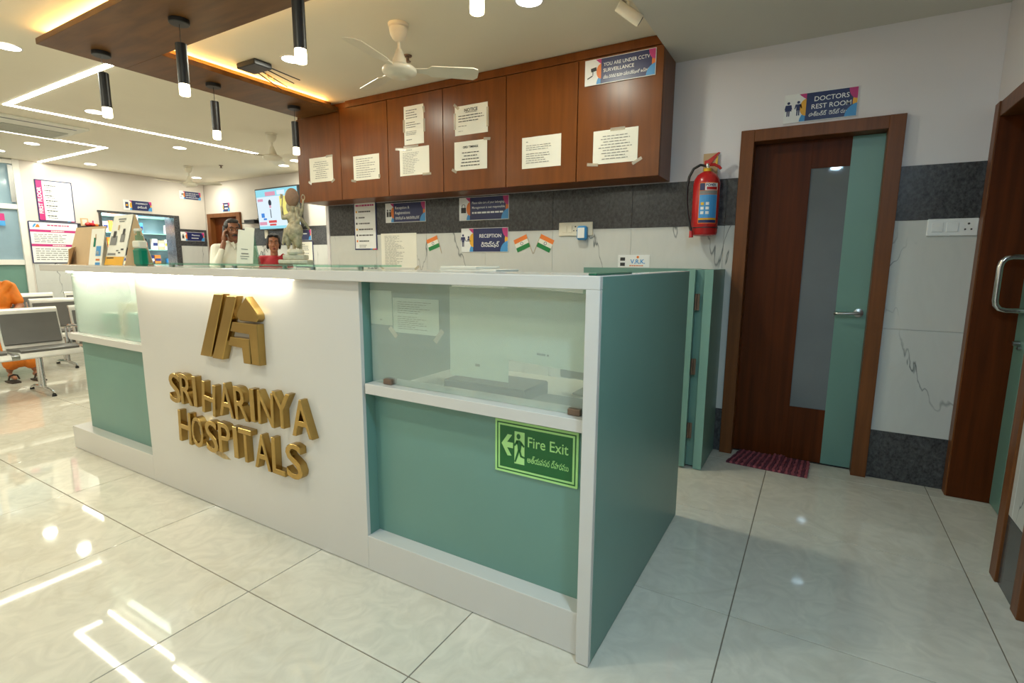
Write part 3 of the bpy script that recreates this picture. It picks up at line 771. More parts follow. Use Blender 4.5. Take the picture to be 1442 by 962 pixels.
def icon_cctv(t, x, z, h_):
    a = Matrix.Rotation(-.15, 3, 'Y')
    B().box(x - .02 * h_, -.0076, z + .03 * h_, x + .22 * h_, -.0066, z + .17 * h_, rot=a).box(x - .18 * h_, -.0076, z - .20 * h_, x + .06 * h_, -.0066, z - .16 * h_, rot=Matrix.Rotation(-.4, 3, 'Y')).box(x + .05 * h_, -.0076, z - .12 * h_, x + .08 * h_, -.0066, z + .04 * h_).build('pictogram', 'ink', t)
def icon_bag(t, x, z, h_):
    B().box(x - .13 * h_, -.0076, z - .17 * h_, x + .13 * h_, -.0066, z + .06 * h_).build('pictogram', 'ink', t)
    B().tube([(x - .08 * h_, -.0072, z + .06 * h_), (x - .08 * h_, -.0072, z + .15 * h_), (x - .04 * h_, -.0072, z + .19 * h_), (x + .04 * h_, -.0072, z + .19 * h_), (x + .08 * h_, -.0072, z + .15 * h_), (x + .08 * h_, -.0072, z + .06 * h_)], .012 * h_, 6).build('pictogram', 'ink', t)
def icon_desk(t, x, z, h_):
    for dx in (-.08, .10):
        B().box(x + (dx - .07) * h_, -.0076, z - .2 * h_, x + (dx + .07) * h_, -.0066, z + .06 * h_).prism(disc(x + dx * h_, z + .13 * h_, .05 * h_, n=12), -.0076, -.0066).build('pictogram', 'ink', t)
def icon_phone(t, x, z, h_):
    B().box(x - .14 * h_, -.0076, z - .30 * h_, x + .14 * h_, -.0066, z + .28 * h_).build('pictogram', 'navy', t)
    B().prism(disc(x, z - .02 * h_, .09 * h_, .12 * h_, 12), -.0082, -.0077).build('pictogram', 'amber', t)
def icon_bottle(t, x, z, h_):
    B().box(x - .11 * h_, -.0076, z - .24 * h_, x + .11 * h_, -.0066, z + .10 * h_).box(x - .05 * h_, -.0076, z + .12 * h_, x + .05 * h_, -.0066, z + .24 * h_).build('pictogram', 'ink', t)

FY = D - .0005
colour_sign('wall_sign', 'blue sign lettered DOCTORS REST ROOM over the brown door', (.4625, D + .0072, 2.2235), .379, .165,
            [('DOCTORS', .185, .17, 'c', .010), ('REST ROOM', .185, -.09, 'c', .010), ('డాక్టర్స్  రెస్ట్ రూమ్', .15, -.34, 'c', .01)], icon_toilet, second='amber', left=.30)
colour_sign('wall_sign', 'blue CCTV surveillance sign on the last cabinet door', (-.680, YC - .0025, 2.535), .474, .160,
            [('YOU ARE UNDER CCTV', .155, .17, 'l', .006), ('SURVEILLANCE', .155, -.06, 'l', .006), ('మీరు సిసిటివి కెమెరా పర్యవేక్షణలో ఉన్నారు', .13, -.31, 'l', .012)], icon_cctv, left=.235)
colour_sign('wall_sign', 'blue sign lettered RECEPTION with two figures on the white tiles', (-1.9195, FY, 1.4735), .473, .201,
            [('RECEPTION', .17, .10, 'c', .012), ('రిసెప్షన్', .21, -.28, 'c', .016)], icon_reception, second='amber', left=.26)
colour_sign('wall_sign', 'dark blue sign about personal belongings with bag symbol on the granite', (-1.927, FY, 1.735), .498, .192,
            [('Please take care of your belongings', .115, .20, 'l', .004), ('Management is not responsible', .115, .0, 'l', .004), ('~.80', .12, -.24, 'l', 0)], icon_bag, left=.225)
colour_sign('wall_sign', 'dark blue sign lettered Reception & Registrations on the granite', (-2.790, FY, 1.737), .485, .178,
            [('Reception &', .16, .18, 'l', .008), ('Registrations', .16, -.08, 'l', .008), ('రిసెప్షన్ & రిజిస్ట్రేషన్స్', .13, -.34, 'l', .01)], icon_desk, left=.21)
colour_sign('wall_sign', 'small blue pharmacy sign directly above the hatch', (XL - .0075, 3.115, 2.185), .43, .165,
            [('PHARMACY', .17, .14, 'c', .012), ('ఫార్మసీ', .21, -.24, 'c', .016)], icon_phone, rz=PI / 2, second='amber', left=.28)
colour_sign('wall_sign', 'small blue CCTV sign high in the far corner', (XL - .0075, 3.99, 2.445), .38, .145,
            [('YOU ARE UNDER CCTV', .15, .17, 'l', .006), ('SURVEILLANCE', .15, -.06, 'l', .006), ('మీరు సిసిటివి పర్యవేక్షణలో', .13, -.31, 'l', .012)], icon_cctv, rz=PI / 2, left=.24)
colour_sign('wall_sign', 'small dark sign lettered Pharmacy on the granite band by the far corner', (XL + .0003, 3.965, 1.71), .43, .16,
            [('Pharmacy', .18, .10, 'c', .01), ('~.5', .14, -.24, 'c', 0)], icon_bottle, rz=PI / 2, left=.27)
colour_sign('wall_sign', 'tiny blue sign over the brown far door', (-8.815, YF + .0075, 2.235), .26, .16,
            [('~.62', .22, .10, 'c', 0), ('~.62', .22, -.26, 'c', 0)], None, second='amber', left=.26)
colour_sign('wall_sign', 'dark blue sign on the granite band under the television', (-6.78, YF - .0005, 1.70), .50, .17,
            [('~.5', .18, .02, 'c', 0)], None, left=.22)

def notice(label, x0, x1, z0, z1, lines, y=YC - .0005, title=None, tapes=(), rot=0.0, cat='notice', ink='greyink', seed=1, centred=True, rz=0.0, at=None, group='printed notices taped to the cabinet doors', margin=.11):
    cx, cz, w_, h_ = (x0 + x1) / 2, (z0 + z1) / 2, x1 - x0, z1 - z0
    t = thing('paper_notice', label, cat, at or (cx, y, cz), rz, group)
    t.rotation_euler = (0, rot, rz)
    sh = B()
    n = 8
    P = lambda u, v_: (-w_ / 2 + w_ * u, -.0008 - .0016 * math.sin(u * PI * 2 + cx) ** 2 * v_, -h_ / 2 + h_ * v_)
    for i in range(n):
        u0, u1 = i / n, (i + 1) / n
        sh.quad([P(u0, 0), P(u1, 0), P(u1, 1), P(u0, 1)])
    bmesh.ops.remove_doubles(sh.bm, verts=sh.bm.verts[:], dist=1e-6)
    so = sh.build('sheet', 'thinpaper' if 'glass' in label else 'paper', t)
    sol = so.modifiers.new('thickness', 'SOLIDIFY'); sol.thickness = .0004
    b = B()
    for (a, c_, nl, f) in lines:
        bars(b, -w_ / 2 + w_ * margin, w_ / 2 - w_ * margin, -h_ / 2 + h_ * a, -h_ / 2 + h_ * c_, nl, centred, f, .27, -.0032, seed + nl)
    tag(b.build('small_print', ink, t), kind='stuff')
    if title:
        text(title[0], 'ink', t, 0, -.003, -h_ / 2 + h_ * title[1], h_ * title[2], w_ * .8, .01)
        if title[0] == 'NOTICE': bx('underline', 'ink', t, -w_ * .17, -.0036, -h_ / 2 + h_ * (title[1] - .035), w_ * .17, -.003, -h_ / 2 + h_ * (title[1] - .022))
    for (ux, uz, ln, ang) in tapes:
        r = Matrix.Rotation(ang, 3, 'Y')
        px, pz = -w_ / 2 + ux * w_, -h_ / 2 + uz * h_
        B().box(px - ln / 2, -.0042, pz - .010, px + ln / 2, -.0036, pz + .010, rot=r).build('tape', 'tape', t)
    return t
cor = [(0, 0, .05, .5), (1, 0, .05, -.5), (0, 1, .05, -.5), (1, 1, .06, .1)]
notice('small typed sheet on the first cabinet door beside the pendant', -3.707, -3.390, 2.022, 2.243, [(.12, .85, 9, .7)], tapes=cor[:2] + [(.88, 1.0, .09, 0)], seed=3)
notice('small typed sheet with left aligned lines on the second cabinet door', -3.124, -2.810, 2.0, 2.21, [(.08, .9, 9, .85)], tapes=[(0, 0, .06, .2), (1, .1, .03, 1.57)], seed=8, centred=False)
notice('upright bold typed letter on the third cabinet door, above the table sheet', -2.518, -2.311, 2.243, 2.545, [(.66, .92, 4, .75), (.42, .6, 3, .75), (.24, .36, 3, .8), (.10, .16, 1, .3)], tapes=[(1.03, .85, .05, 1.4), (1.04, .45, .1, 1.57), (0, .5, .1, 1.57)], ink='ink', seed=5, centred=False)
tb = notice('sheet with a small printed table on the third cabinet door', -2.574, -2.259, 1.999, 2.220, [(.88, .95, 1, .4), (.06, .84, 13, .55)], tapes=[(.05, .98, .12, .1), (.4, 1.03, .16, 0), (.92, 0, .09, 0)], seed=9, centred=False)
notice('square NOTICE sheet on the fourth cabinet door', -1.998, -1.694, 2.259, 2.474, [(.42, .70, 3, .9), (.28, .34, 1, .45), (.12, .16, 1, .3)], title=('NOTICE', .78, .11), tapes=[(0, .5, .12, 1.57), (1, .5, .14, 1.57), (.05, 1.0, .06, .7)], ink='ink', seed=2, centred=False)
notice('sheet of centred visiting times on the fourth cabinet door below the notice', -2.006, -1.700, 1.997, 2.211, [(.10, .66, 5, .7)], title=('OPD TIMINGS', .76, .075), tapes=cor[:1] + cor[3:], ink='ink', seed=4, rot=.01)
notice('sheet with small paragraphs on the fifth cabinet door', -1.397, -1.085, 1.964, 2.180, [(.80, .90, 1, .15), (.56, .76, 3, .85), (.14, .5, 5, .8)], tapes=(), seed=6, centred=False)
notice('sheet of nine centred lines on the last cabinet door', -.846, -.539, 1.948, 2.162, [(.10, .86, 9, .8)], tapes=[(0, 0, .08, .1), (1, 0, .07, -.5), (.55, 1, .1, 0)], ink='greyink', seed=7)
# sheets on the tiled wall
notice('double page list taped on the white tiles under the granite', -3.105, -2.664, 1.232, 1.550, [(.08, .94, 22, .55)], y=D - .0005, tapes=[(0, 0, .06, .6), (1, 0, .06, -.6)], seed=12, centred=False, group='loose papers at the counter')
bk = notice('pale sheet seen through the counter glass beside the white panel', -1.0, -.885, 1.045, 1.18, [(.1, .2, 1, .3)], y=.0585, seed=13, group='papers behind the counter glass')
notice('printed form taped inside the counter glass', -.880, -.655, 1.020, 1.155, [(.55, .92, 6, .8), (.1, .5, 7, .7)], y=.0595, tapes=[(0, 0, .05, .8), (1, 0, .06, -.9)], seed=14, centred=False, group='papers behind the counter glass')
notice('wide pale sheet hanging inside the counter glass', -.61, -.36, .88, 1.205, [(.1, .2, 1, .2)], y=.066, seed=15, group='papers behind the counter glass')
notice('large pale sheet inside the counter glass next to the corner', -.37, -.07, .955, 1.205, [(.1, .2, 1, .2)], y=.0605, seed=16, rot=.05, group='papers behind the counter glass')

# ---- directory board on the back wall
db = thing('directory_board', 'narrow white board with red heading and listed entries, navy edged', 'board', (-3.303, FY, 1.632))
bx('board', 'navy', db, -.150, -.006, -.232, .150, 0, .232, .001)
bx('face', 'signwhite', db, -.138, -.0066, -.220, .138, -.0061, .220)
tag(bars(B(), -.12, .12, .178, .204, 1, True, .95, .6, -.0070, 2).build('heading_print', 'magenta', db), kind='stuff')
for i, w_ in enumerate((.16, .10, .15, .19, .19, .14)):
    tag(bars(B(), -.085, -.085 + w_, .122 - i * .056, .142 - i * .056, 1, False, 1.0, .62, -.0070, 20 + i).build('entry_print', 'ink', db), kind='stuff')
    B().prism(disc(-.112, .132 - i * .056, .011), -.0074, -.0067).build('bullet', ('amber', 'greyink', 'ink', 'amber', 'ink', 'orange')[i], db)
tag(bars(B(), -.085, .08, -.212, -.180, 2, False, .75, .45, -.0068, 3).build('small_print', 'greyink', db), kind='stuff')
for i, m_ in enumerate(('blue', 'orange', 'magenta')): bx('colour_patch', m_, db, .06 + i * .03, -.0072, -.231, .09 + i * .03, -.0066, -.221)

# ---- flags stuck to the tiles
def flag(label, x, z, ang, pole):
    t = thing('paper_flag', label, 'flag', (x, D - .0008, z), 0, 'small striped flags on the tiles')
    t.rotation_euler = (0, ang, 0)
    w_, h_ = .125, .105
    for m_, a in (('saffron', h_ / 6), ('paper', -h_ / 6), ('indgreen', -h_ / 2)):
        bx('stripe', m_, t, -w_ / 2, -.0014, a, w_ / 2, -.0006, a + h_ / 3)
    B().lathe([(.0095, 0), (.0130, 0), (.0130, .0006), (.0095, .0006)], 20, axis='y', c=(0, -.0014, 0), ring_=True).build('wheel', 'navy', t)
    B().cyl((pole * (w_ / 2 + .002), -.002, h_ / 2 + .004), (pole * (w_ / 2 + .002), -.002, -.115), .0018, seg=6).build('stick', 'card', t)
flag('small tricolour flag beside the double page list', -2.472, 1.452, -.32, 1)
flag('small tricolour flag tilted up, next to the reception sign', -1.557, 1.441, -.38, 1)
flag('small tricolour flag tilted down, nearest the wall socket', -1.344, 1.439, .42, -1)

# ---- wall sockets
so_ = thing('wall_socket', 'cream switch plate on the granite edge behind the counter', 'socket', (-1.085, FY, 1.543))
bx('plate', 'fan', so_, -.139, -.012, -.051, .139, 0, .051, .004)
for x in (-.09, -.045): bx('rocker', 'fan', so_, x - .018, -.016, -.026, x + .018, -.0122, .026, .002)
B().cyl((.0, -.0122, .018), (.0, -.0135, .018), .006, seg=10).cyl((-.012, -.0122, -.012), (-.012, -.0135, -.012), .005, seg=10).cyl((.012, -.0122, -.012), (.012, -.0135, -.012), .005, seg=10).build('pin_holes', 'ink', so_)
ch = thing('plug_in_charger', 'blue and white plug-in device on the cream wall socket', 'charger', (-1.018, FY - .0125, 1.511))
bx('body', 'blue', ch, -.039, -.046, -.052, .039, 0, .052, .012)
bx('front', 'signwhite', ch, -.028, -.050, -.038, .028, -.0462, .038, .003)
sw = thing('switch_plate', 'white switch plate with socket by the corridor corner', 'switch', (1.148, FY, 1.497))
bx('plate', 'signwhite', sw, -.110, -.010, -.047, .110, 0, .047, .004)
for x in (-.065, .0): bx('rocker', 'signwhite', sw, x - .025, -.0135, -.025, x + .025, -.0102, .025, .002)
B().cyl((.068, -.0102, .018), (.068, -.0115, .018), .0055, seg=10).cyl((.055, -.0102, -.012), (.055, -.0115, -.012), .0045, seg=10).cyl((.081, -.0102, -.012), (.081, -.0115, -.012), .0045, seg=10).build('pin_holes', 'ink', sw)
vk = thing('sticker_card', 'white card with blue initials on the tiles above the teal board', 'card', (-.626, FY, 1.305))
bx('card', 'signwhite', vk, -.117, -.0015, -.045, .117, 0, .045)
text('V.R.K.', 'blue', vk, .03, -.0018, -.018, .030, .12, .02)
B().prism(disc(.03, .028, .009), -.0024, -.0018).build('dot_mark', 'orange', vk)
for z in (.012, -.026): bx('photo', 'ink', vk, -.100, -.0024, z - .010, -.064, -.0018, z + .014)
tag(bars(B(), -.03, .10, -.038, -.028, 1, False, .9, .7, -.0022, 3).build('small_print', 'orange', vk), kind='stuff')

# ---- fire extinguisher
fe = thing('fire_extinguisher', 'red fire extinguisher with black hose hung on the wall beside the door', 'extinguisher', (-.135, D - .095, 1.470))
B().lathe([(.001, 0), (.052, 0), (.076, .006), (.082, .020), (.082, .330), (.077, .358), (.060, .386), (.036, .402), (.026, .408), (.001, .408)], 32).build('cylinder', 'red', fe, True)
B().lathe([(.001, .408), (.024, .408), (.024, .424), (.016, .43), (.001, .43)], 18).build('collar', 'yellow', fe, True)
B().lathe([(.001, .428), (.015, .428), (.015, .455), (.010, .462), (.001, .462)], 16).build('valve', 'chrome', fe, True)
B().prism([(-.02, .452), (.015, .448), (.060, .505), (.072, .520), (.060, .520), (.0, .478), (-.02, .474)], -.012, .012).build('lever', 'red', fe)
B().tube([(.01, 0, .450), (.045, 0, .448), (.070, 0, .432), (.082, 0, .418)], [.010, .010, .009, .008], 8).build('carry_handle', 'red', fe, True)
B().prism([(.046, .450), (.058, .450), (.060, .500), (.052, .500)], -.006, .006).build('seal_tag', 'yellow', fe)
B().tube([(-.012, 0, .445), (-.045, -.004, .452), (-.085, -.01, .430), (-.108, -.018, .380), (-.116, -.03, .310), (-.112, -.045, .230), (-.096, -.066, .140), (-.076, -.076, .070), (-.066, -.076, .028)], .0085, 10).build('hose', 'cable', fe, True)
B().cyl((-.066, -.076, .030), (-.063, -.076, -.012), .011, .014, 12).build('nozzle', 'red', fe, True)
B().lathe([(.0825, .048), (.0845, .048), (.0845, .054), (.0825, .054)], 32, ring_=True).build('strap', 'cable', fe, True)
def arc_panel(z0, z1, a0, a1, mat, name, par, r=.0828, n=8):
    b = B()
    for i in range(n):
        t0, t1 = a0 + (a1 - a0) * i / n, a0 + (a1 - a0) * (i + 1) / n
        b.quad([(r * math.sin(t0), -r * math.cos(t0), z0), (r * math.sin(t1), -r * math.cos(t1), z0), (r * math.sin(t1), -r * math.cos(t1), z1), (r * math.sin(t0), -r * math.cos(t0), z1)])
    return b.build(name, mat, par)
a0, a1 = -.35, 1.15
arc_panel(.075, .330, a0, a1, 'orange', 'label_sheet', fe, .0825)
arc_panel(.110, .255, a0 + .05, a1 - .05, 'blue', 'label_panel', fe)
arc_panel(.282, .326, a0 + .45, a1 - .05, 'signwhite', 'label_panel', fe)
arc_panel(.285, .303, a0 + .55, a1 - .1, 'red', 'label_band', fe, .0831)
arc_panel(.282, .326, a0 + .04, a0 + .42, 'navy', 'label_panel', fe)
arc_panel(.080, .098, a0 + .05, a1 - .05, 'navy', 'label_band', fe)
arc_panel(.099, .107, a0 + .05, a1 - .05, 'yellow', 'label_band', fe)
arc_panel(.258, .279, a0 + .05, a1 - .05, 'greyink', 'label_band', fe)
for i in range(3):
    arc_panel(.190 - i * .028, .208 - i * .028, a0 + .18, a0 + .42, ('yellow', 'signwhite', 'signwhite')[i], 'label_mark', fe, .0832, 3)
    arc_panel(.190 - i * .028, .208 - i * .028, a0 + .55, a0 + .80, 'signwhite', 'label_mark', fe, .0832, 3)
for i, ch_ in enumerate('POWER'):
    o = text(ch_, 'navy', fe, .0833 * math.sin(a0 + .55 + i * .16), -.0833 * math.cos(a0 + .55 + i * .16), .308, .014, None, .03, 'c', 'lettering', .0002)
    o.rotation_euler = (0, 0, a0 + .55 + i * .16)
bx('wall_bracket', 'card', fe, -.045, .082, .385, .045, .0940, .535)
bx('wall_hook', 'chrome', fe, -.010, -.002, .432, .010, .082, .442)

# ---- door mat
mt = thing('door_mat', 'woven red and maroon cotton mat in front of the brown door', 'mat', (.355, 2.12, 0))
nr = 26
P0 = [(-.240, -.050), (.227, -.069), (.236, .200), (-.185, .222)]
def mp(u, v_):
    a = Vector((*P0[0], 0)).lerp(Vector((*P0[1], 0)), u); b2 = Vector((*P0[3], 0)).lerp(Vector((*P0[2], 0)), u)
    return a.lerp(b2, v_)
for i in range(nr):
    b = B(); pts = []
    for k in range(9):
        p = mp((i + .5) / nr, k / 8); z = .010 + .004 * math.sin(k * 2.3 + i * PI) + (.012 if 12 < i < 17 and k > 6 else 0)
        pts.append((p.x + .003 * math.sin(k * 3 + i), p.y, z))
    b.tube(pts, .0094, 6).build('woven_cord', 'matred' if i % 2 else 'matdark', mt, True)
B().prism([(p[0], p[1]) for p in P0], .001, .006, 'xy').build('mat_base', 'matdark', mt)

# ================================================================== THINGS ON THE COUNTER
def sheet_box(name, mat, par, pts, t=.003):
    """thin panel through four points (a,b,c,d)"""
    a, b_, c, d = [Vector(p) for p in pts]
    n = (b_ - a).cross(d - a).normalized() * t
    b = B(); v = [b.bm.verts.new(p) for p in (a, b_, c, d, a + n, b_ + n, c + n, d + n)]
    for f in ((0, 1, 2, 3), (7, 6, 5, 4), (0, 4, 5, 1), (1, 5, 6, 2), (2, 6, 7, 3), (3, 7, 4, 0)): b.bm.faces.new([v[i] for i in f])
    return b.build(name, mat, par)
hd = thing('card_stand', 'brown card stand seen from behind at the end of the counter', 'stand', (-3.64, .10, H))
sheet_box('back_board', 'card', hd, [(-.225, 0, 0), (.215, 0, 0), (.235, .065, .246), (-.195, .065, .246)], .004)
sheet_box('prop_flap', 'card', hd, [(-.155, -.003, .002), (-.05, -.055, .002), (-.10, -.03, .10), (-.150, .026, .12)], .003)
bx('base_flap', 'card', hd, -.17, -.05, 0, .17, -.003, .003)
def leaflet_art(par, face, items):
    for (u0, v0, u1, v1, m_) in items:
        a, b_, c, d = [Vector(p) for p in face]
        def P(u, v_): return a.lerp(b_, u).lerp(d.lerp(c, u), v_)
        n = (b_ - a).cross(d - a).normalized() * .0048
        B().quad([P(u0, v0) + n, P(u1, v0) + n, P(u1, v1) + n, P(u0, v1) + n]).build('printed_patch', m_, par)
lf = thing('leaflet_holder', 'slim white leaflet with blue panels next to the card stand', 'leaflet', (-3.33, .06, H + .001))
face = [(-.10, -.005, 0), (.07, -.005, 0), (.085, .03, .222), (-.085, .03, .222)]
sheet_box('sheet', 'paper', lf, face, .004)
sheet_box('prop', 'paper', lf, [(-.06, .05, 0), (.05, .05, 0), (.06, .035, .21), (-.05, .035, .21)], .002)
leaflet_art(lf, face, [(.52, .0, .9, .07, 'blue'), (.50, .25, .88, .52, 'blue'), (.55, .28, .75, .38, 'paper'), (.25, .50, .42, .75, 'greengel'), (.33, .70, .42, .85, 'card'), (.55, .12, .85, .17, 'orange')])
tc = thing('tent_calendar', 'tall white tent calendar with photo print and ochre foot', 'calendar', (-3.10, .09, H + .001))
face = [(-.155, -.02, 0), (.075, -.02, 0), (.115, .045, .300), (-.115, .045, .300)]
sheet_box('front_leaf', 'paper', tc, face, .003)
sheet_box('side_leaf', 'card', tc, [(.080, -.014, 0), (.170, .10, 0), (.118, .052, .298), (.116, .048, .298)], .002)
sheet_box('back_leaf', 'paper', tc, [(-.09, .11, 0), (.16, .11, 0), (.116, .055, .298), (-.11, .055, .298)], .003)
leaflet_art(tc, face, [(.0, 0, .99, .17, 'amber'), (.06, .20, .5, .24, 'greyink'), (.06, .13, .45, .155, 'ink'), (.08, .40, .42, .58, 'greyink'), (.18, .55, .33, .68, 'hairgrey'), (.6, .46, .82, .62, 'greyink'), (.66, .60, .78, .72, 'hairgrey'), (.36, .70, .44, .80, 'card'), (.3, .90, .7, .93, 'greyink'), (.36, .86, .64, .88, 'greyink'), (.5, .28, .62, .30, 'ink'), (.62, .24, .74, .26, 'ink'), (.74, .30, .88, .33, 'ink')])
sn = thing('sanitizer_bottle', 'green sanitizer bottle with white pump on the counter', 'bottle', (-2.895, .11, H))
sn.scale = (.66, .8, .97)
bx('bottle', 'greengel', sn, -.062, -.030, 0, .062, .030, .105, .012)
bx('neck_band', 'pumpwhite', sn, -.060, -.029, .1055, .060, .029, .150, .008)
B().lathe([(.001, .1505), (.026, .1505), (.026, .180), (.012, .185), (.012, .205), (.001, .205)], 18).build('pump_collar', 'tealglass', sn, True)
B().box(-.055, -.014, .205, .045, .014, .222, .005).cyl((-.05, 0, .212), (-.068, 0, .196), .007, .005, 8).build('pump_head', 'pumpwhite', sn, True)
qs = thing('table_card', 'white card in a clear stand in front of the man', 'card', (-2.055, .22, 1.2775))
face = [(-.082, 0, 0), (.060, 0, 0), (.068, .014, .160), (-.066, .014, .176)]
sheet_box('card', 'paper', qs, face, .002)
sheet_box('stand_back', 'tealglass', qs, [(-.07, .05, 0), (.05, .05, 0), (.058, .018, .15), (-.055, .018, .165)], .002)
sheet_box('upper_slip', 'paper', qs, [(-.02, .017, .160), (.060, .017, .152), (.064, .020, .178), (-.016, .020, .188)], .001)
leaflet_art(qs, face, [(.3, .28, .75, .31, 'greyink'), (.25, .20, .8, .22, 'greyink'), (.3, .13, .7, .15, 'greyink'), (.28, .42, .7, .44, 'greyink')])
for i, (x0, x1, y0, y1, n_) in enumerate(((-.93, -.62, .40, .60, 3),)):
    st = thing('paper_stack', 'low stack of white papers on the staff side of the counter', 'papers', ((x0 + x1) / 2, (y0 + y1) / 2, 1.237))
bx('shelf', 'white', st, -.155, -.10, -.021, .155, .10, -.001)
for k in range(3): bx('paper_ream', 'paper', st, -.15 + .004 * k, -.095, .001 + k * .012, .15 - (.10 if k == 2 else 0), .095, .012 + k * .012, .001)
pn = tag(B().box(-.058, .02, H, -.030, .36, H + .006, .002).build('green_strip', flat('green_plastic', (16, 92, 66), .3)), 'flat dark green strip lying on the counter corner', 'strip')
# behind the counter glass
pr = thing('desk_printer', 'dark low device on the desk behind the counter glass', 'printer', (-.56, .30, .7655))
bx('body', 'blackp', pr, -.19, -.10, 0, .19, .10, .055, .006)
bx('paper_tray', 'whitem', pr, -.15, -.13, .010, .15, -.1005, .018)
kb = tag(bx('keyboard_tray', 'blackp', None, -.34, .18, .7655, -.10, .30, .795, .004), 'black keyboard edge behind the counter glass', 'keyboard')
mn = thing('desk_monitor', 'grey monitor seen from behind inside the counter corner', 'monitor', (-.20, .46, .7655))
bx('screen', 'greyink', mn, -.15, 0, .06, .15, .03, .34, .006)
bx('stand', 'blackp', mn, -.02, .03, 0, .02, .05, .20); bx('foot', 'blackp', mn, -.08, -.03, 0, .08, .11, .010, .003)
for i, (x, h_, w_, m_) in enumerate(((-3.50, .17, .16, 'greengel'), (-3.30, .25, .07, 'card'), (-3.16, .19, .12, 'tealedge'), (-3.00, .29, .06, 'hairgrey'), (-2.88, .16, .11, 'tealedge'))):
    f_ = thing('file_box', ('wide green', 'narrow brown', 'pale teal', 'tall dark', 'short pale teal')[i] + ' file standing behind the frosted counter pane', 'file', (x, .145, .7655), group='files behind the frosted pane')
    bx('cover', m_, f_, -w_ / 2, 0, 0, w_ / 2, .16, h_, .003)
    bx('pages', 'paper', f_, -w_ / 2 + .006, .01, h_, w_ / 2 - .006, .15, h_ + .006)

# ---- remeshed sculpted forms
_b = bmesh.new(); bmesh.ops.create_icosphere(_b, subdivisions=2, radius=1.0); _ICO = [v.co.copy() for v in _b.verts]; _b.free()
def prim_bm(prims):
    bm = bmesh.new()
    for p in prims:
        if p[0] == 'cap':
            _, a, r0, b_, r1 = p
            tb_ = bmesh.new()
            for o_, rr in ((a, r0), (b_, r1)):
                for d in _ICO: tb_.verts.new(Vector(o_) + d * rr)
            hull = bmesh.ops.convex_hull(tb_, input=tb_.verts[:])
            bad = [e for e in tb_.verts if not e.link_faces]
            bmesh.ops.delete(tb_, geom=bad, context='VERTS')
            tm_ = bpy.data.meshes.new('tmp'); tb_.to_mesh(tm_); tb_.free(); bm.from_mesh(tm_); bpy.data.meshes.remove(tm_)
        else:
            _, c, r, rot = (p + (None,))[:4]
            q = bmesh.ops.create_uvsphere(bm, u_segments=20, v_segments=14, radius=1.0)['verts']
            for v in q:
                x = Vector((v.co.x * r[0], v.co.y * r[1], v.co.z * r[2]))
                if rot: x = Matrix.Rotation(rot[1], 3, rot[0]) @ x
                v.co = x + Vector(c)
    bmesh.ops.recalc_face_normals(bm, faces=bm.faces[:])
    return bm
def sculpt(name, prims, mat, parent, voxel=.008, smooth=3, label=None):
    bm = prim_bm(prims); me = bpy.data.meshes.new(name); bm.to_mesh(me); bm.free()
    o = bpy.data.objects.new(name + '_source', me); C.objects.link(o)
    m1 = o.modifiers.new('r', 'REMESH'); m1.mode = 'VOXEL'; m1.voxel_size = voxel
    if smooth:
        m2 = o.modifiers.new('s', 'SMOOTH'); m2.factor = .5; m2.iterations = smooth
    dg = bpy.context.evaluated_depsgraph_get()
    out = bpy.data.meshes.new_from_object(o.evaluated_get(dg)); out.name = name
    bpy.data.objects.remove(o); bpy.data.meshes.remove(me)
    out.materials.clear(); out.materials.append(M[mat] if isinstance(mat, str) else mat)
    out.polygons.foreach_set('use_smooth', [True] * len(out.polygons))
    r = bpy.data.objects.new(name, out); C.objects.link(r); r.parent = parent
    if label: r['label'] = label
    return r

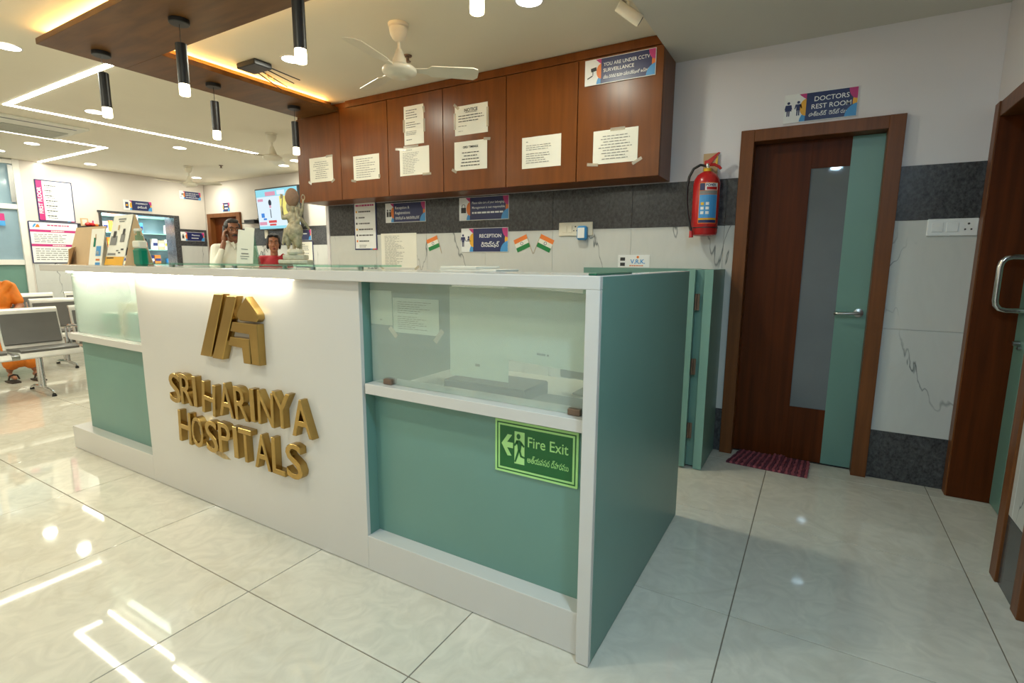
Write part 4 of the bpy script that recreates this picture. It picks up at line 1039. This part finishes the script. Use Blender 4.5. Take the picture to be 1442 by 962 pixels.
# ---- figurine, seen from behind: dancing figure with four arms, broad head, robe, stepped base
fg = thing('deity_figurine', 'pale bronze four-armed dancing figurine on a stepped base, back turned', 'figurine', (-1.698, .255, 1.2775), math.radians(212))
fg.scale = (.60, .70, 1.0)
B().box(-.118, -.065, 0, .118, .065, .020, .006, seg=2).build('base', 'stone', fg, True)
B().box(-.085, -.055, .020, .085, .055, .045, .008, seg=2).build('base', 'stone', fg, True)
B().lathe([(.001, .045), (.062, .045), (.067, .055), (.060, .066), (.052, .072), (.001, .072)], 28).build('plinth', 'stone', fg, True)
sculpt('figure', [
    ('cap', (-.040, 0, .075), .014, (-.038, 0, .125), .018), ('cap', (-.038, 0, .125), .018, (-.020, 0, .165), .030),
    ('cap', (.010, 0, .072), .013, (.012, 0, .12), .015), ('cap', (.012, 0, .12), .015, (.015, 0, .165), .028),
    ('cap', (.055, .01, .078), .010, (.030, .005, .13), .016),
    ('ell', (0, 0, .165), (.050, .040, .042)), ('ell', (-.030, .02, .135), (.03, .02, .05)), ('ell', (0, -.012, .205), (.040, .038, .040)), ('cap', (-.028, 0, .232), .020, (.030, 0, .232), .020),
    ('cap', (-.045, 0, .232), .015, (-.075, .005, .262), .011), ('cap', (-.075, .005, .262), .011, (-.082, 0, .302), .008),
    ('cap', (.045, 0, .228), .015, (.088, .005, .222), .011), ('cap', (.088, .005, .222), .011, (.092, 0, .272), .009),
    ('cap', (-.045, -.01, .222), .014, (-.078, -.03, .196), .010), ('cap', (-.078, -.03, .196), .010, (-.098, -.05, .172), .008), ('cap', (.045, -.01, .215), .014, (.060, -.05, .190), .010),
    ('ell', (0, -.006, .272), (.030, .030, .034)), ('ell', (-.042, 0, .274), (.016, .007, .024)), ('ell', (.042, 0, .274), (.016, .007, .024)), ('cap', (0, -.04, .262), .012, (-.015, -.062, .215), .008),
    ('cap', (.05, .02, .10), .018, (.055, .02, .135), .022), ('ell', (-.005, .012, .158), (.066, .046, .050)), ('ell', (-.030, .02, .120), (.034, .026, .046)), ('cap', (-.06, .03, .215), .012, (.05, .035, .150), .014), ('cap', (.06, .03, .160), .014, (.085, .03, .10), .010), ('cap', (-.035, .03, .262), .012, (-.05, .03, .200), .010)], 'bronze', fg, .0036, 1)
B().ell((0, .014, .318), (.056, .024, .044), None, 22, 14).build('headdress', 'brownhalo', fg, True)
B().lathe([(.010, 0), (.015, 0), (.015, .005), (.010, .005)], 14, axis='y', c=(-.082, 0, .320), ring_=True).build('ring', 'bronze', fg)
B().cyl((.092, 0, .270), (.080, 0, .330), .004, seg=8).prism([(.078, .320), (.098, .312), (.100, .335), (.080, .334)], -.003, .003).build('axe', 'bronze', fg)

# ================================================================== CEILING BITS
ra = thing('ceiling_aerial', 'flat black wireless box with four thin aerials on the ceiling', 'router', (-3.085, 1.05, ZC))
bx('box', 'blackp', ra, -.105, -.07, -.040, .105, .07, -.001, .006)
for i, (x, y) in enumerate(((-.08, .07), (-.03, .07), (.03, .07), (.08, .07))):
    B().cyl((x, y, -.022), (x - .02 + i * .02, y + .22, -.05 - .012 * (3 - i)), .0045, .0035, 8).build('aerial', 'blackp', ra, True)
B().tube([(.0, .09, -.035), (-.02, .13, -.06), (.0, .16, -.075), (.015, .13, -.055), (0, .1, -.04)], .0025, 6).build('loose_cable', 'amber', ra, True)
def sprinkler(x, y, label):
    t = thing('sprinkler_head', label, 'sprinkler', (x, y, ZC), group='ceiling sprinkler heads')
    B().lathe([(.001, -.001), (.030, -.001), (.028, -.008), (.010, -.012), (.010, -.03), (.006, -.038), (.001, -.038)], 18).build('body', 'brass', t, True)
    B().lathe([(.001, -.0385), (.022, -.0385), (.022, -.041), (.001, -.041)], 16).build('deflector', 'brass', t, True)
sprinkler(-2.02, 1.48, 'small bronze sprinkler head behind the near fan')
sprinkler(-7.3, 3.3, 'tiny sprinkler head near the farthest fan')
cc = thing('security_camera', 'small cream bullet camera on the ceiling edge above the cabinet', 'camera', (-.46, 1.46, ZC))
B().lathe([(.001, -.001), (.036, -.001), (.036, -.014), (.020, -.022), (.001, -.022)], 20).build('mount', 'fan', cc, True)
B().cyl((0, 0, -.02), (0, 0, -.06), .012).build('arm', 'fan', cc, True)
B().cyl((-.045, -.03, -.040), (.055, .045, -.110), .029, .031, 20).build('body', 'fan', cc, True)
B().cyl((.0552, .0452, -.1102), (.0580, .0473, -.1122), .024, .024, 16).build('lens', 'blackp', cc, True)

# ================================================================== FAR WALL AND LEFT WALL THINGS
tv = thing('television', 'wall television showing a bright medical advertisement', 'television', (-7.125, YF - .11, 2.125))
tv.rotation_euler = (math.radians(4), 0, math.radians(-3))
bx('bezel', 'blackp', tv, -.585, -.045, -.335, .585, 0, .335, .004)
sc_ = bx('screen', 'screenbg', tv, -.565, -.0465, -.315, .565, -.0455, .315)
def scr(mat, x0, z0, x1, z1, y=-.0475): bx('screen_patch', mat, sc_, x0, y, z0, x1, y + .0006, z1)
scr('screencyan', -.565, .20, .565, .315); scr('screencyan', -.565, -.315, .565, -.27); scr('screenyel', .08, -.12, .42, .19)
scr('screenpink', -.30, .21, -.02, .275, -.0485); scr('screenbg', .03, .215, .24, .285, -.0485); scr('screenpink', -.53, .13, -.38, .17)
scr('screenred', -.28, -.22, -.06, -.18); scr('screenred', -.26, -.265, -.08, -.235); scr('screenblue', -.47, -.13, -.38, -.06); scr('screenblue', -.42, -.17, -.33, -.14); scr('screenpink', -.55, -.25, -.34, -.20)
B().prism(disc(-.19, .10, .042, .05), -.0485, -.0478).build('screen_patch', 'screendark', sc_); scr('screenpink', -.215, .02, -.165, .06, -.049); scr('screendark', -.205, -.14, -.185, .0, -.049); scr('screenblue', .44, -.22, .52, -.12)
B().box(-.15, 0, -.10, .15, .03, .10).build('bracket', 'black', tv)
pb = thing('set_top_shelf', 'black set-top box with coiled cables on a bracket beside the television', 'set-top box', (-7.92, YF - .001, 1.93))
bx('shelf', 'blackp', pb, -.20, -.16, -.02, .16, -.009, -.005, .002)
bx('box', 'blackp', pb, -.16, -.14, -.004, .12, -.02, .045, .006)
B().tube([(.10, -.06, .05), (.16, -.09, .06), (.18, -.06, .01), (.14, -.05, -.06), (.19, -.04, -.10)], .006, 6).build('cable', 'cable', pb, True)
sp = tag(bx('socket_plate', 'fan', None, -7.72, YF - .010, 1.66, -7.63, YF - .0005, 1.80, .003), 'cream socket plate on the granite below the television', 'socket')
lp2 = thing('wall_sheet', 'white sheet in a navy frame low on the far wall', 'notice', (-6.72, YF - .0005, 1.40))
bx('frame', 'navy', lp2, -.22, -.008, -.22, .22, 0, .20, .002); bx('sheet', 'paper', lp2, -.205, -.0088, -.205, .205, -.0081, .19)
tag(bars(B(), -.18, .18, -.18, .16, 12, False, .7, .4, -.0092, 4).build('small_print', 'greyink', lp2), kind='stuff')
f1 = thing('floor_board', 'framed white board with pink strip lettered FIRST FLOOR', 'board', (XL - .0075, 2.003, 2.145), PI / 2)
bx('frame', 'navy', f1, -.222, -.010, -.298, .222, 0, .298, .002); bx('face', 'signwhite', f1, -.208, -.0108, -.284, .208, -.0101, .284)
bx('pink_strip', 'magenta', f1, -.208, -.0114, -.284, -.140, -.0109, .284)
o = text('FIRST FLOOR', 'signwhite', f1, -.158, -.0116, -.19, .046, .38, .02, 'l'); o.rotation_euler = (0, -PI / 2, 0)
b = B()
for i in range(7):
    bars(b, -.115, .11, .205 - i * .073, .235 - i * .073, 1, False, .6, .5, -.0116, 30 + i); bars(b, -.105, .06, .180 - i * .073, .20 - i * .073, 1, False, .5, .4, -.0116, 50 + i)
tag(b.build('small_print', 'ink', f1), kind='stuff')
for i, m_ in enumerate(('blue', 'magenta')): bx('colour_patch', m_, f1, .12 + i * .045, -.0116, -.297, .16 + i * .045, -.0102, -.285)
f2 = thing('rights_board', 'framed printed board with two crimson bars below the first floor board', 'board', (XL + .0003, 1.945, 1.535), PI / 2)
bx('frame', 'navy', f2, -.30, -.010, -.31, .30, 0, .30, .002); bx('face', 'signwhite', f2, -.288, -.0108, -.298, .288, -.0101, .288)
for z in (.165, -.045):
    bx('crimson_bar', 'magenta', f2, -.288, -.0114, z - .018, .288, -.0109, z + .018); bars(B(), -.05, .12, z - .010, z + .010, 1, True, .9, .7, -.0117, 5).build('bar_caption', 'signwhite', f2)
B().prism([(-.26, .215), (-.235, .215), (-.205, .268), (-.230, .268)], -.0114, -.0109).build('emblem_mark', 'blue', f2)
B().prism([(-.225, .215), (-.170, .215), (-.180, .255), (-.200, .262)], -.0114, -.0109).build('emblem_mark', 'orange', f2)
tag(bars(B(), -.12, .22, .235, .265, 1, True, .9, .6, -.0114, 3).build('small_print', 'magenta', f2), kind='stuff')
b = B(); bars(b, -.25, .27, -.01, .125, 5, False, .85, .35, -.0114, 7); bars(b, -.25, .27, -.27, -.085, 6, False, .85, .35, -.0114, 9)
tag(b.build('small_print', 'greyink', f2), kind='stuff')
ps = thing('prayer_shelf', 'small wall shelf with red flowers and a tiny picture', 'shelf', (XL, 2.37, 1.79), PI / 2)
bx('board', 'black', ps, -.13, -.14, -.012, .13, -.0005, .006)
bx('picture', 'card', ps, -.10, -.05, .006, .0, -.035, .13, .003); bx('picture_face', 'fan', ps, -.08, -.0515, .03, -.02, -.0502, .11)
for i, (x, r_) in enumerate(((-.02, .04), (.035, .036), (.09, .028))): B().ell((x, -.08, .006 + r_ * .8), (r_, r_, r_ * .8)).build('flower', ('red', 'red', 'orange')[i], ps, True)
B().cyl((.06, -.05, .006), (.06, -.05, .10), .010, seg=10).build('stick', 'magenta', ps)
gs = tag(bx('wall_poster', 'magenta', None, XL + .001, 1.30, 1.75, XL + .006, 1.40, 1.92), 'small pink and blue poster cut by the edge on the glazed partition', 'poster')
bx('lower_half', 'blue', gs, XL + .0062, 1.30, 1.75, XL + .0068, 1.40, 1.82)

# ---- pharmacy shelves behind the hatch
sh = thing('pharmacy_shelf', 'pale blue shelving behind the pharmacy hatch', 'shelf', (XL + PX + .002, 3.1, 0))
blueg = flat('blue_grey_laminate', (150, 180, 190), .4)
bx('back_board', blueg, sh, 0, -1.05, .3, .012, 1.1, 2.4)
for z in (1.18, 1.46, 1.76, 2.05): bx('shelf_board', 'tealedge', sh, .012, -1.05, z, .26, 1.1, z + .018)
for y in (-1.05, -.3, .42, 1.08): bx('upright', 'whitem', sh, .012, y, .3, .26, y + .018, 2.4)
rnd = random.Random(4)
n_ = 0
for z in (1.198, 1.478, 1.778):
    y = -.98
    while y < .98 and n_ < 42:
        w_ = rnd.uniform(.06, .11); h_ = rnd.uniform(.11, .20)
        if not any(abs(y + w_ / 2 - q) < w_ / 2 + .03 for q in (-.29, .43)) and rnd.random() < .85:
            cm = rnd.choice(['blue', 'paper', 'navy', 'card', 'orange', 'paper', 'red'])
            lb = 'small %s carton on the %s pharmacy shelf' % ({'paper': 'white', 'card': 'brown', 'navy': 'navy'}.get(cm, cm), {1.198: 'lower', 1.478: 'middle', 1.778: 'upper'}[z])
            t = thing('medicine_carton', lb, 'carton', (XL + PX + .16, 3.1 + y + w_ / 2, z + .001), group='cartons on the pharmacy shelves')
            bx('box', cm, t, -.05, -w_ / 2, 0, .05, w_ / 2, h_, .002)
            bx('label_band', rnd.choice(['paper', 'amber', 'navy']), t, .0502, -w_ / 2 + .004, h_ * .35, .0508, w_ / 2 - .004, h_ * .65)
            n_ += 1
        y += w_ + .012
cx_ = thing('pharmacy_monitor', 'dark monitor on the pharmacy counter behind the hatch', 'monitor', (XL - .55, 3.22, 1.02))
bx('screen', 'blackp', cx_, -.02, -.22, .34, .02, .22, .64, .004); bx('stand', 'blackp', cx_, -.03, -.03, 0, .0, .03, .34); bx('foot', 'blackp', cx_, -.08, -.10, 0, .08, .10, .012)
pc = tag(bx('pharmacy_counter', 'whitem', None, XL - .95, 2.05, .0, XL - .16, 4.2, 1.018, .004), 'white inner counter behind the pharmacy hatch', 'counter')

# ================================================================== WAITING BENCHES
PITCH, SW = .53, .47
def ribbon(b, prof, th, x0, x1):
    """profile of (y,z) points thickened and extruded along x"""
    pts = [Vector((0, y, z)) for y, z in prof]; n = len(pts); o1, o2 = [], []
    for i, p in enumerate(pts):
        d = (pts[min(i + 1, n - 1)] - pts[max(i - 1, 0)]).normalized()
        nn = Vector((0, -d.z, d.y)) * th / 2
        o1.append(((p + nn).y, (p + nn).z)); o2.append(((p - nn).y, (p - nn).z))
    loop = o1 + o2[::-1]
    return b.prism(loop, x0, x1, 'yz')
def bench():
    t = thing('waiting_bench', '', 'bench', (0, 0, 0), PI / 2, 'steel waiting benches with grey pads')
    for k in (-1, 0, 1):
        c = k * PITCH; a, e = c - SW / 2, c + SW / 2
        s = ribbon(B(), [(-.262, .385), (-.258, .405), (-.245, .422), (-.20, .430), (0, .418), (.16, .408)], .022, a, e).build('seat', 'rim', t, True)
        ribbon(B(), [(-.232, .440), (-.19, .450), (0, .438), (.135, .428)], .032, a + .018, e - .018).build('seat_pad', 'greypad', s, True)
        r = ribbon(B(), [(.150, .425), (.185, .50), (.235, .70), (.250, .775), (.258, .798), (.270, .806), (.284, .800)], .020, a, e).build('backrest', 'rim', t, True)
        ribbon(B(), [(.152, .475), (.172, .53), (.217, .70), (.230, .762)], .030, a + .018, e - .018).build('back_pad', 'greypad', r, True)
    B().box(-.80, -.03, .345, .80, .03, .385, .004).build('beam', 'chrome', t)
    for x in (-PITCH / 2, PITCH / 2):
        B().box(x - .028, -.255, .395, x + .028, .16, .425, .006).build('joint', 'steel', t, True)
        B().tube([(x, .13, .415), (x, .17, .50), (x, .235, .78)], .010, 8).build('back_strut', 'chrome', t, True)
    for x in (-.50, .50):
        B().tube([(x, -.03, .35), (x, -.04, .20), (x, -.05, .06)], .018, 10).cyl((x, .03, .35), (x, .04, .06), .018, seg=10).build('leg', 'chrome', t, True)
        B().tube([(x, -.26, .022), (x, -.20, .045), (x, 0, .060), (x, .20, .045), (x, .27, .022)], .016, 8).build('foot_bar', 'chrome', t, True)
        for y in (-.26, .27): B().cyl((x, y, 0), (x, y, .018), .020, .016, 12).build('foot_pad', 'blackp', t, True)
    for x in (-.80, .80):
        B().tube([(x, .18, .42), (x, .19, .60), (x, .10, .63), (x, -.12, .63), (x, -.20, .61), (x, -.22, .50), (x, -.21, .40)], .011, 8).build('armrest', 'chrome', t, True)
    return t
b0 = bench()
for i, (x, y, lb) in enumerate(((-5.90, -.005, 'grey padded steel bench nearest the counter end'), (-5.90, 1.625, 'grey padded bench partly hidden behind the frosted counter bay, first row'),
                                (-7.30, .68, 'grey padded bench in the middle row where the seated woman sits'), (-7.30, 2.31, 'grey padded bench of the middle row hidden behind the counter'),
                                (-8.70, .90, 'grey padded bench of the last row below the partition'), (-8.70, 2.56, 'grey padded bench of the last row below the notice boards'))):
    o = b0 if i == 0 else copy_tree(b0)
    o.location = (x, y, 0); o['label'] = lb

# ================================================================== PEOPLE
def head_prims(z, s=1.0, neck=.050):
    return [('ell', (0, .012 * s, z + .018 * s), (.074 * s, .094 * s, .098 * s)), ('ell', (0, -.022 * s, z - .045 * s), (.060 * s, .068 * s, .066 * s)), ('ell', (0, -.060 * s, z - .088 * s), (.030 * s, .026 * s, .024 * s)),
            ('cap', (0, -.085 * s, z + .004 * s), .010 * s, (0, -.106 * s, z - .026 * s), .0145 * s), ('ell', (-.013 * s, -.094 * s, z - .031 * s), (.010 * s, .012 * s, .009 * s)), ('ell', (.013 * s, -.094 * s, z - .031 * s), (.010 * s, .012 * s, .009 * s)),
            ('ell', (-.032 * s, -.066 * s, z - .030 * s), (.026 * s, .022 * s, .024 * s)), ('ell', (.032 * s, -.066 * s, z - .030 * s), (.026 * s, .022 * s, .024 * s)), ('ell', (0, -.080 * s, z + .030 * s), (.050 * s, .014 * s, .014 * s)),
            ('ell', (-.076 * s, .012 * s, z - .012 * s), (.011 * s, .024 * s, .034 * s)), ('ell', (.076 * s, .012 * s, z - .012 * s), (.011 * s, .024 * s, .034 * s)),
            ('ell', (0, -.082 * s, z - .064 * s), (.026 * s, .014 * s, .013 * s)), ('cap', (0, .025 * s, z - .19 * s), neck * 1.08, (0, .015 * s, z - .06 * s), neck)]
def face_bits(t, z, s=1.0, moustache=False, bindi=False):
    for d in (-1, 1):
        e = B().ell((d * .031 * s, -.0755 * s, z + .006 * s), (.0115 * s, .008 * s, .0052 * s), None, 12, 8).build('eye', 'eye', t, True)
        B().ell((d * .031 * s, -.0815 * s, z + .006 * s), (.0060 * s, .004 * s, .0056 * s), None, 10, 8).build('iris', 'ink', e, True)
        B().tube([(d * .013 * s, -.091 * s, z + .027 * s), (d * .030 * s, -.090 * s, z + .033 * s), (d * .049 * s, -.080 * s, z + .027 * s)], [.004 * s, .005 * s, .003 * s], 6).build('eyebrow', 'hair', t, True)
    B().ell((0, -.094 * s, z - .062 * s), (.022 * s, .006 * s, .0055 * s), None, 12, 8).build('upper_lip', 'lip', t, True)
    B().ell((0, -.093 * s, z - .071 * s), (.018 * s, .006 * s, .0058 * s), None, 12, 8).build('lower_lip', 'lip', t, True)
    if moustache: B().tube([(-.032 * s, -.086 * s, z - .060 * s), (-.015 * s, -.100 * s, z - .049 * s), (0, -.104 * s, z - .046 * s), (.015 * s, -.100 * s, z - .049 * s), (.032 * s, -.086 * s, z - .060 * s)], [.003 * s, .007 * s, .008 * s, .007 * s, .003 * s], 8).build('moustache', 'hairgrey', t, True)
    if bindi: B().ell((0, -.0955 * s, z + .045 * s), (.005 * s, .002 * s, .005 * s), None, 8, 6).build('bindi', 'sari', t, True)
def fingers(base, along, across, curl, r=.0078, ln=.075, spread=.017):
    """four bent fingers as capsules: base point, direction of the fingers, row direction, curl direction"""
    out = []; a, c, k = Vector(along).normalized(), Vector(across).normalized(), Vector(curl).normalized()
    for i, f in enumerate((.90, 1.0, .95, .78)):
        p = Vector(base) + c * (i - 1.5) * spread
        q = p + a * ln * f * .45 + k * .004; m = q + (a * .55 + k * .8).normalized() * ln * f * .32; e = m + (a * .05 + k).normalized() * ln * f * .24
        out += [('cap', tuple(p), r, tuple(q), r * .95), ('cap', tuple(q), r * .95, tuple(m), r * .88), ('cap', tuple(m), r * .88, tuple(e), r * .78)]
    return out
# -- man on the telephone
mn_ = thing('person', 'man in a cream long-sleeved shirt holding a phone to his ear', 'person', (-4.90, 1.92, 0), math.radians(72))
mn_.scale = (.97, .97, 1.03)
zh = 1.555
arm_r = [('cap', (-.175, .01, 1.365), .056, (-.235, -.085, 1.135), .045), ('cap', (-.235, -.085, 1.135), .043, (-.150, -.120, 1.345), .032)]
arm_l = [('cap', (.175, .01, 1.365), .056, (.225, .03, 1.10), .043), ('cap', (.225, .03, 1.10), .041, (.215, -.04, .88), .030)]
torso = [('cap', (-.150, .015, 1.360), .062, (.150, .015, 1.360), .062), ('cap', (-.07, .02, 1.395), .05, (.07, .02, 1.395), .05), ('ell', (0, 0, 1.21), (.178, .112, .22)), ('ell', (0, -.012, 1.02), (.162, .122, .18)), ('ell', (0, 0, .90), (.168, .118, .12))]
legs = [('cap', (-.09, 0, .86), .092, (-.10, 0, .48), .062), ('cap', (-.10, 0, .48), .060, (-.10, .015, .09), .042), ('cap', (.09, 0, .86), .092, (.10, 0, .48), .062), ('cap', (.10, 0, .48), .060, (.10, .015, .09), .042)]
feet = [('cap', (-.10, .02, .045), .040, (-.105, -.13, .032), .030), ('cap', (.10, .02, .045), .040, (.105, -.13, .032), .030)]
def grow(ps, d): return [(p[0], p[1], p[2] + d, p[3], p[4] + d) if p[0] == 'cap' else (p[0], p[1], tuple(x + d for x in p[2])) + tuple(p[3:]) for p in ps]
hand_r = [('cap', (-.150, -.120, 1.345), .027, (-.118, -.095, 1.425), .026), ('ell', (-.112, -.075, 1.468), (.020, .036, .042)), ('cap', (-.110, -.055, 1.44), .011, (-.094, -.020, 1.475), .010), ('cap', (-.094, -.020, 1.475), .010, (-.085, -.015, 1.51), .009)]
hand_r += fingers((-.112, -.075, 1.500), (.10, .25, 1), (0, 1, 0), (.5, -.6, .2), .0085, .075, .018)
hand_l = [('ell', (.212, -.052, .815), (.018, .036, .045)), ('cap', (.205, -.085, .84), .010, (.195, -.105, .79), .009)] + fingers((.210, -.055, .785), (0, -.1, -1), (0, 1, 0), (-.6, 0, -.2))
sculpt('body', head_prims(zh) + grow(torso, -.014) + grow(arm_l, -.010) + grow(arm_r, -.010) + hand_r + hand_l + grow(legs, -.012) + feet, 'skin_a', mn_, .0065, 2)
face_bits(mn_, zh, 1.0, True)
sculpt('hair', [('ell', (0, .030, zh + .040), (.079, .088, .086)), ('ell', (0, .062, zh - .02), (.066, .045, .065)), ('ell', (-.060, .0, zh + .045), (.020, .05, .035)), ('ell', (.060, .0, zh + .045), (.020, .05, .035)), ('ell', (0, -.035, zh + .094), (.058, .042, .026))], 'hairgrey', mn_, .006, 2)
shp = torso[:4] + [('ell', (0, 0, .86), (.176, .128, .10)), ('cap', (-.05, .012, 1.415), .040, (.05, .012, 1.415), .040)] + arm_r + arm_l
s_ = sculpt('shirt', shp, 'shirt', mn_, .008, 3)
B().prism([(-.050, 1.430), (-.012, 1.360), (-.004, 1.385), (-.020, 1.440)], -.098, -.078).prism([(.050, 1.430), (.012, 1.360), (.004, 1.385), (.020, 1.440)], -.098, -.078).build('collar', 'shirt', s_)
sculpt('trousers', [('ell', (0, .0, .86), (.170, .120, .11))] + grow(legs, .006), 'trouser', mn_, .009, 3)
ph = thing('mobile_phone', 'dark phone held at the man\'s ear', 'phone', (-4.90, 1.92, 0), math.radians(72))
ph.scale = (.97, .97, 1.03)
B().box(-.1005, -.055, 1.478, -.0925, .012, 1.592, .003, rot=Matrix.Rotation(.35, 3, 'X')).build('case', 'blackp', ph)
# -- woman in red
wm = thing('person', 'woman in red with dark hair tied back, behind the figurine', 'person', (-5.275, 2.665, 0), math.radians(55))
wm.scale = (1.0, 1.0, 1.035)
zw = 1.445; k = .93
wt = [('cap', (-.120, .015, 1.255), .052, (.120, .015, 1.255), .052), ('ell', (0, 0, 1.13), (.150, .105, .18)), ('ell', (0, -.035, 1.16), (.120, .08, .075)), ('ell', (0, -.005, .96), (.135, .105, .15)), ('ell', (0, 0, .84), (.165, .125, .12))]
wa = [('cap', (-.145, .01, 1.25), .048, (-.190, .03, 1.02), .038), ('cap', (-.190, .03, 1.02), .036, (-.150, -.11, .87), .027), ('cap', (.145, .01, 1.25), .048, (.190, .03, 1.02), .038), ('cap', (.190, .03, 1.02), .036, (.150, -.11, .87), .027)]
wlg = [('cap', (-.08, 0, .80), .085, (-.08, 0, .45), .058), ('cap', (-.08, 0, .45), .056, (-.08, .01, .08), .040), ('cap', (.08, 0, .80), .085, (.08, 0, .45), .058), ('cap', (.08, 0, .45), .056, (.08, .01, .08), .040), ('cap', (-.08, .01, .04), .034, (-.085, -.12, .028), .026), ('cap', (.08, .01, .04), .034, (.085, -.12, .028), .026)]
wh = [('ell', (-.120, -.135, .85), (.035, .040, .018)), ('ell', (.120, -.135, .85), (.035, .040, .018))] + fingers((-.095, -.150, .85), (1, -.35, 0), (.3, 1, 0), (0, -.3, -1), .0072, .065, .015) + fingers((.095, -.150, .85), (-1, -.35, 0), (-.3, 1, 0), (0, -.3, -1), .0072, .065, .015)
sculpt('body', head_prims(zw, k, .043) + grow(wt, -.012) + wa + wh + grow(wlg, -.006), 'skin_b', wm, .0065, 2)
face_bits(wm, zw, k, False, True)
sculpt('hair', [('ell', (0, .036, zw + .038), (.080, .088, .088)), ('ell', (-.066, .03, zw - .01), (.018, .045, .06)), ('ell', (.066, .03, zw - .01), (.018, .045, .06)), ('ell', (0, .085, zw - .02), (.045, .04, .045)), ('ell', (-.058, .0, zw + .030), (.016, .046, .045)), ('ell', (.058, .0, zw + .030), (.016, .046, .045)), ('ell', (-.03, -.03, zw + .088), (.034, .05, .020)), ('ell', (.03, -.03, zw + .088), (.034, .05, .020))], 'hair', wm, .006, 2)
sculpt('blouse', wt[:4] + [('cap', (-.145, .01, 1.25), .056, (-.180, .025, 1.08), .048), ('cap', (.145, .01, 1.25), .056, (.180, .025, 1.08), .048), ('cap', (-.11, -.09, 1.02), .035, (.10, -.02, 1.30), .030)], 'sari', wm, .008, 3)
sculpt('skirt', [('ell', (0, 0, .86), (.172, .132, .12)), ('cap', (-.06, 0, .80), .115, (-.07, 0, .14), .115), ('cap', (.06, 0, .80), .115, (.07, 0, .14), .115)], 'sari', wm, .010, 3)
# -- seated woman in orange
se = thing('person', 'seated woman in an orange sari cut by the edge, middle bench', 'person', (-7.245, .60, .02), PI / 2)
zs = 1.19
st_ = [('cap', (-.120, .09, .965), .055, (.120, .09, .965), .055), ('ell', (0, .075, .82), (.155, .11, .19)), ('ell', (0, .06, .62), (.165, .13, .15)), ('ell', (0, .03, .55), (.185, .17, .095))]
sa = [('cap', (-.150, .085, .955), .050, (-.205, .03, .74), .040), ('cap', (-.205, .03, .74), .038, (-.09, -.17, .66), .027), ('cap', (.150, .085, .955), .050, (.205, .03, .74), .040), ('cap', (.205, .03, .74), .038, (.09, -.17, .66), .027)]
sl = [('cap', (-.09, .02, .53), .085, (-.10, -.40, .51), .062), ('cap', (-.10, -.40, .50), .058, (-.09, -.47, .10), .038), ('cap', (.09, .02, .53), .085, (.10, -.40, .51), .062), ('cap', (.10, -.40, .50), .058, (.09, -.55, .10), .038), ('cap', (-.09, -.47, .045), .034, (-.095, -.62, .032), .027), ('cap', (.09, -.55, .045), .034, (.09, -.70, .032), .027)]
shn = [('ell', (-.05, -.20, .66), (.045, .035, .02)), ('ell', (.05, -.20, .67), (.045, .035, .02))] + fingers((-.02, -.215, .66), (1, -.2, 0), (.2, 1, 0), (0, -.3, -1), .0075, .065, .015) + fingers((.02, -.215, .67), (-1, -.2, 0), (-.2, 1, 0), (0, -.3, -1), .0075, .065, .015)
hp = [(p[0], (p[1][0], p[1][1] + .09, p[1][2]), p[2]) if p[0] == 'ell' else (p[0], (p[1][0], p[1][1] + .09, p[1][2]), p[2], (p[3][0], p[3][1] + .09, p[3][2]), p[4]) for p in head_prims(zs, .95, .045)]
sculpt('body', hp + grow(st_, -.012) + sa + shn + grow(sl, -.008), 'skin_b', se, .0075, 2)
fb = bpy.data.objects.new('face', None)
pre = set(C.objects); face_bits(se, zs, .95, False, True)
for o in set(C.objects) - pre:
    if o.parent == se: o.location = (0, .09, 0)
sculpt('hair', [('ell', (0, .125, zs + .036), (.076, .084, .084)), ('ell', (0, .19, zs - .03), (.045, .045, .05)), ('ell', (-.058, .09, zs + .030), (.016, .046, .045)), ('ell', (.058, .09, zs + .030), (.016, .046, .045)), ('ell', (0, .06, zs + .088), (.055, .05, .020))], 'hair', se, .007, 2)
sculpt('sari', st_ + [('cap', (-.155, .085, .955), .062, (-.195, .04, .80), .056), ('cap', (.155, .085, .955), .062, (.195, .04, .80), .056), ('cap', (-.13, -.03, .60), .04, (.12, .03, .99), .038), ('cap', (.12, .03, .99), .045, (.14, .18, .75), .045),
                   ('cap', (-.09, .02, .53), .095, (-.10, -.40, .51), .075), ('cap', (.09, .02, .53), .095, (.10, -.40, .51), .075), ('cap', (-.04, -.02, .53), .085, (-.03, -.40, .50), .07), ('cap', (-.09, -.42, .48), .078, (-.07, -.47, .17), .075), ('cap', (.09, -.42, .48), .078, (.08, -.53, .17), .075), ('cap', (0, -.42, .46), .07, (0, -.50, .19), .07)], 'sariorange', se, .009, 3)
for x, y0, y1 in ((-.095, -.45, -.645), (.09, -.53, -.73)):
    B().prism([(x - .042, y0), (x + .042, y0), (x + .046, (y0 + y1) / 2), (x + .036, y1), (x - .036, y1), (x - .046, (y0 + y1) / 2)], -.02, -.006, 'xy').build('sandal', 'sandal', se)
    B().tube([(x - .044, y1 + .07, .012), (x - .03, y1 + .07, .055), (x, y1 + .07, .066), (x + .03, y1 + .07, .055), (x + .044, y1 + .07, .012)], .008, 6).build('sandal_strap', 'sandal', se, True)
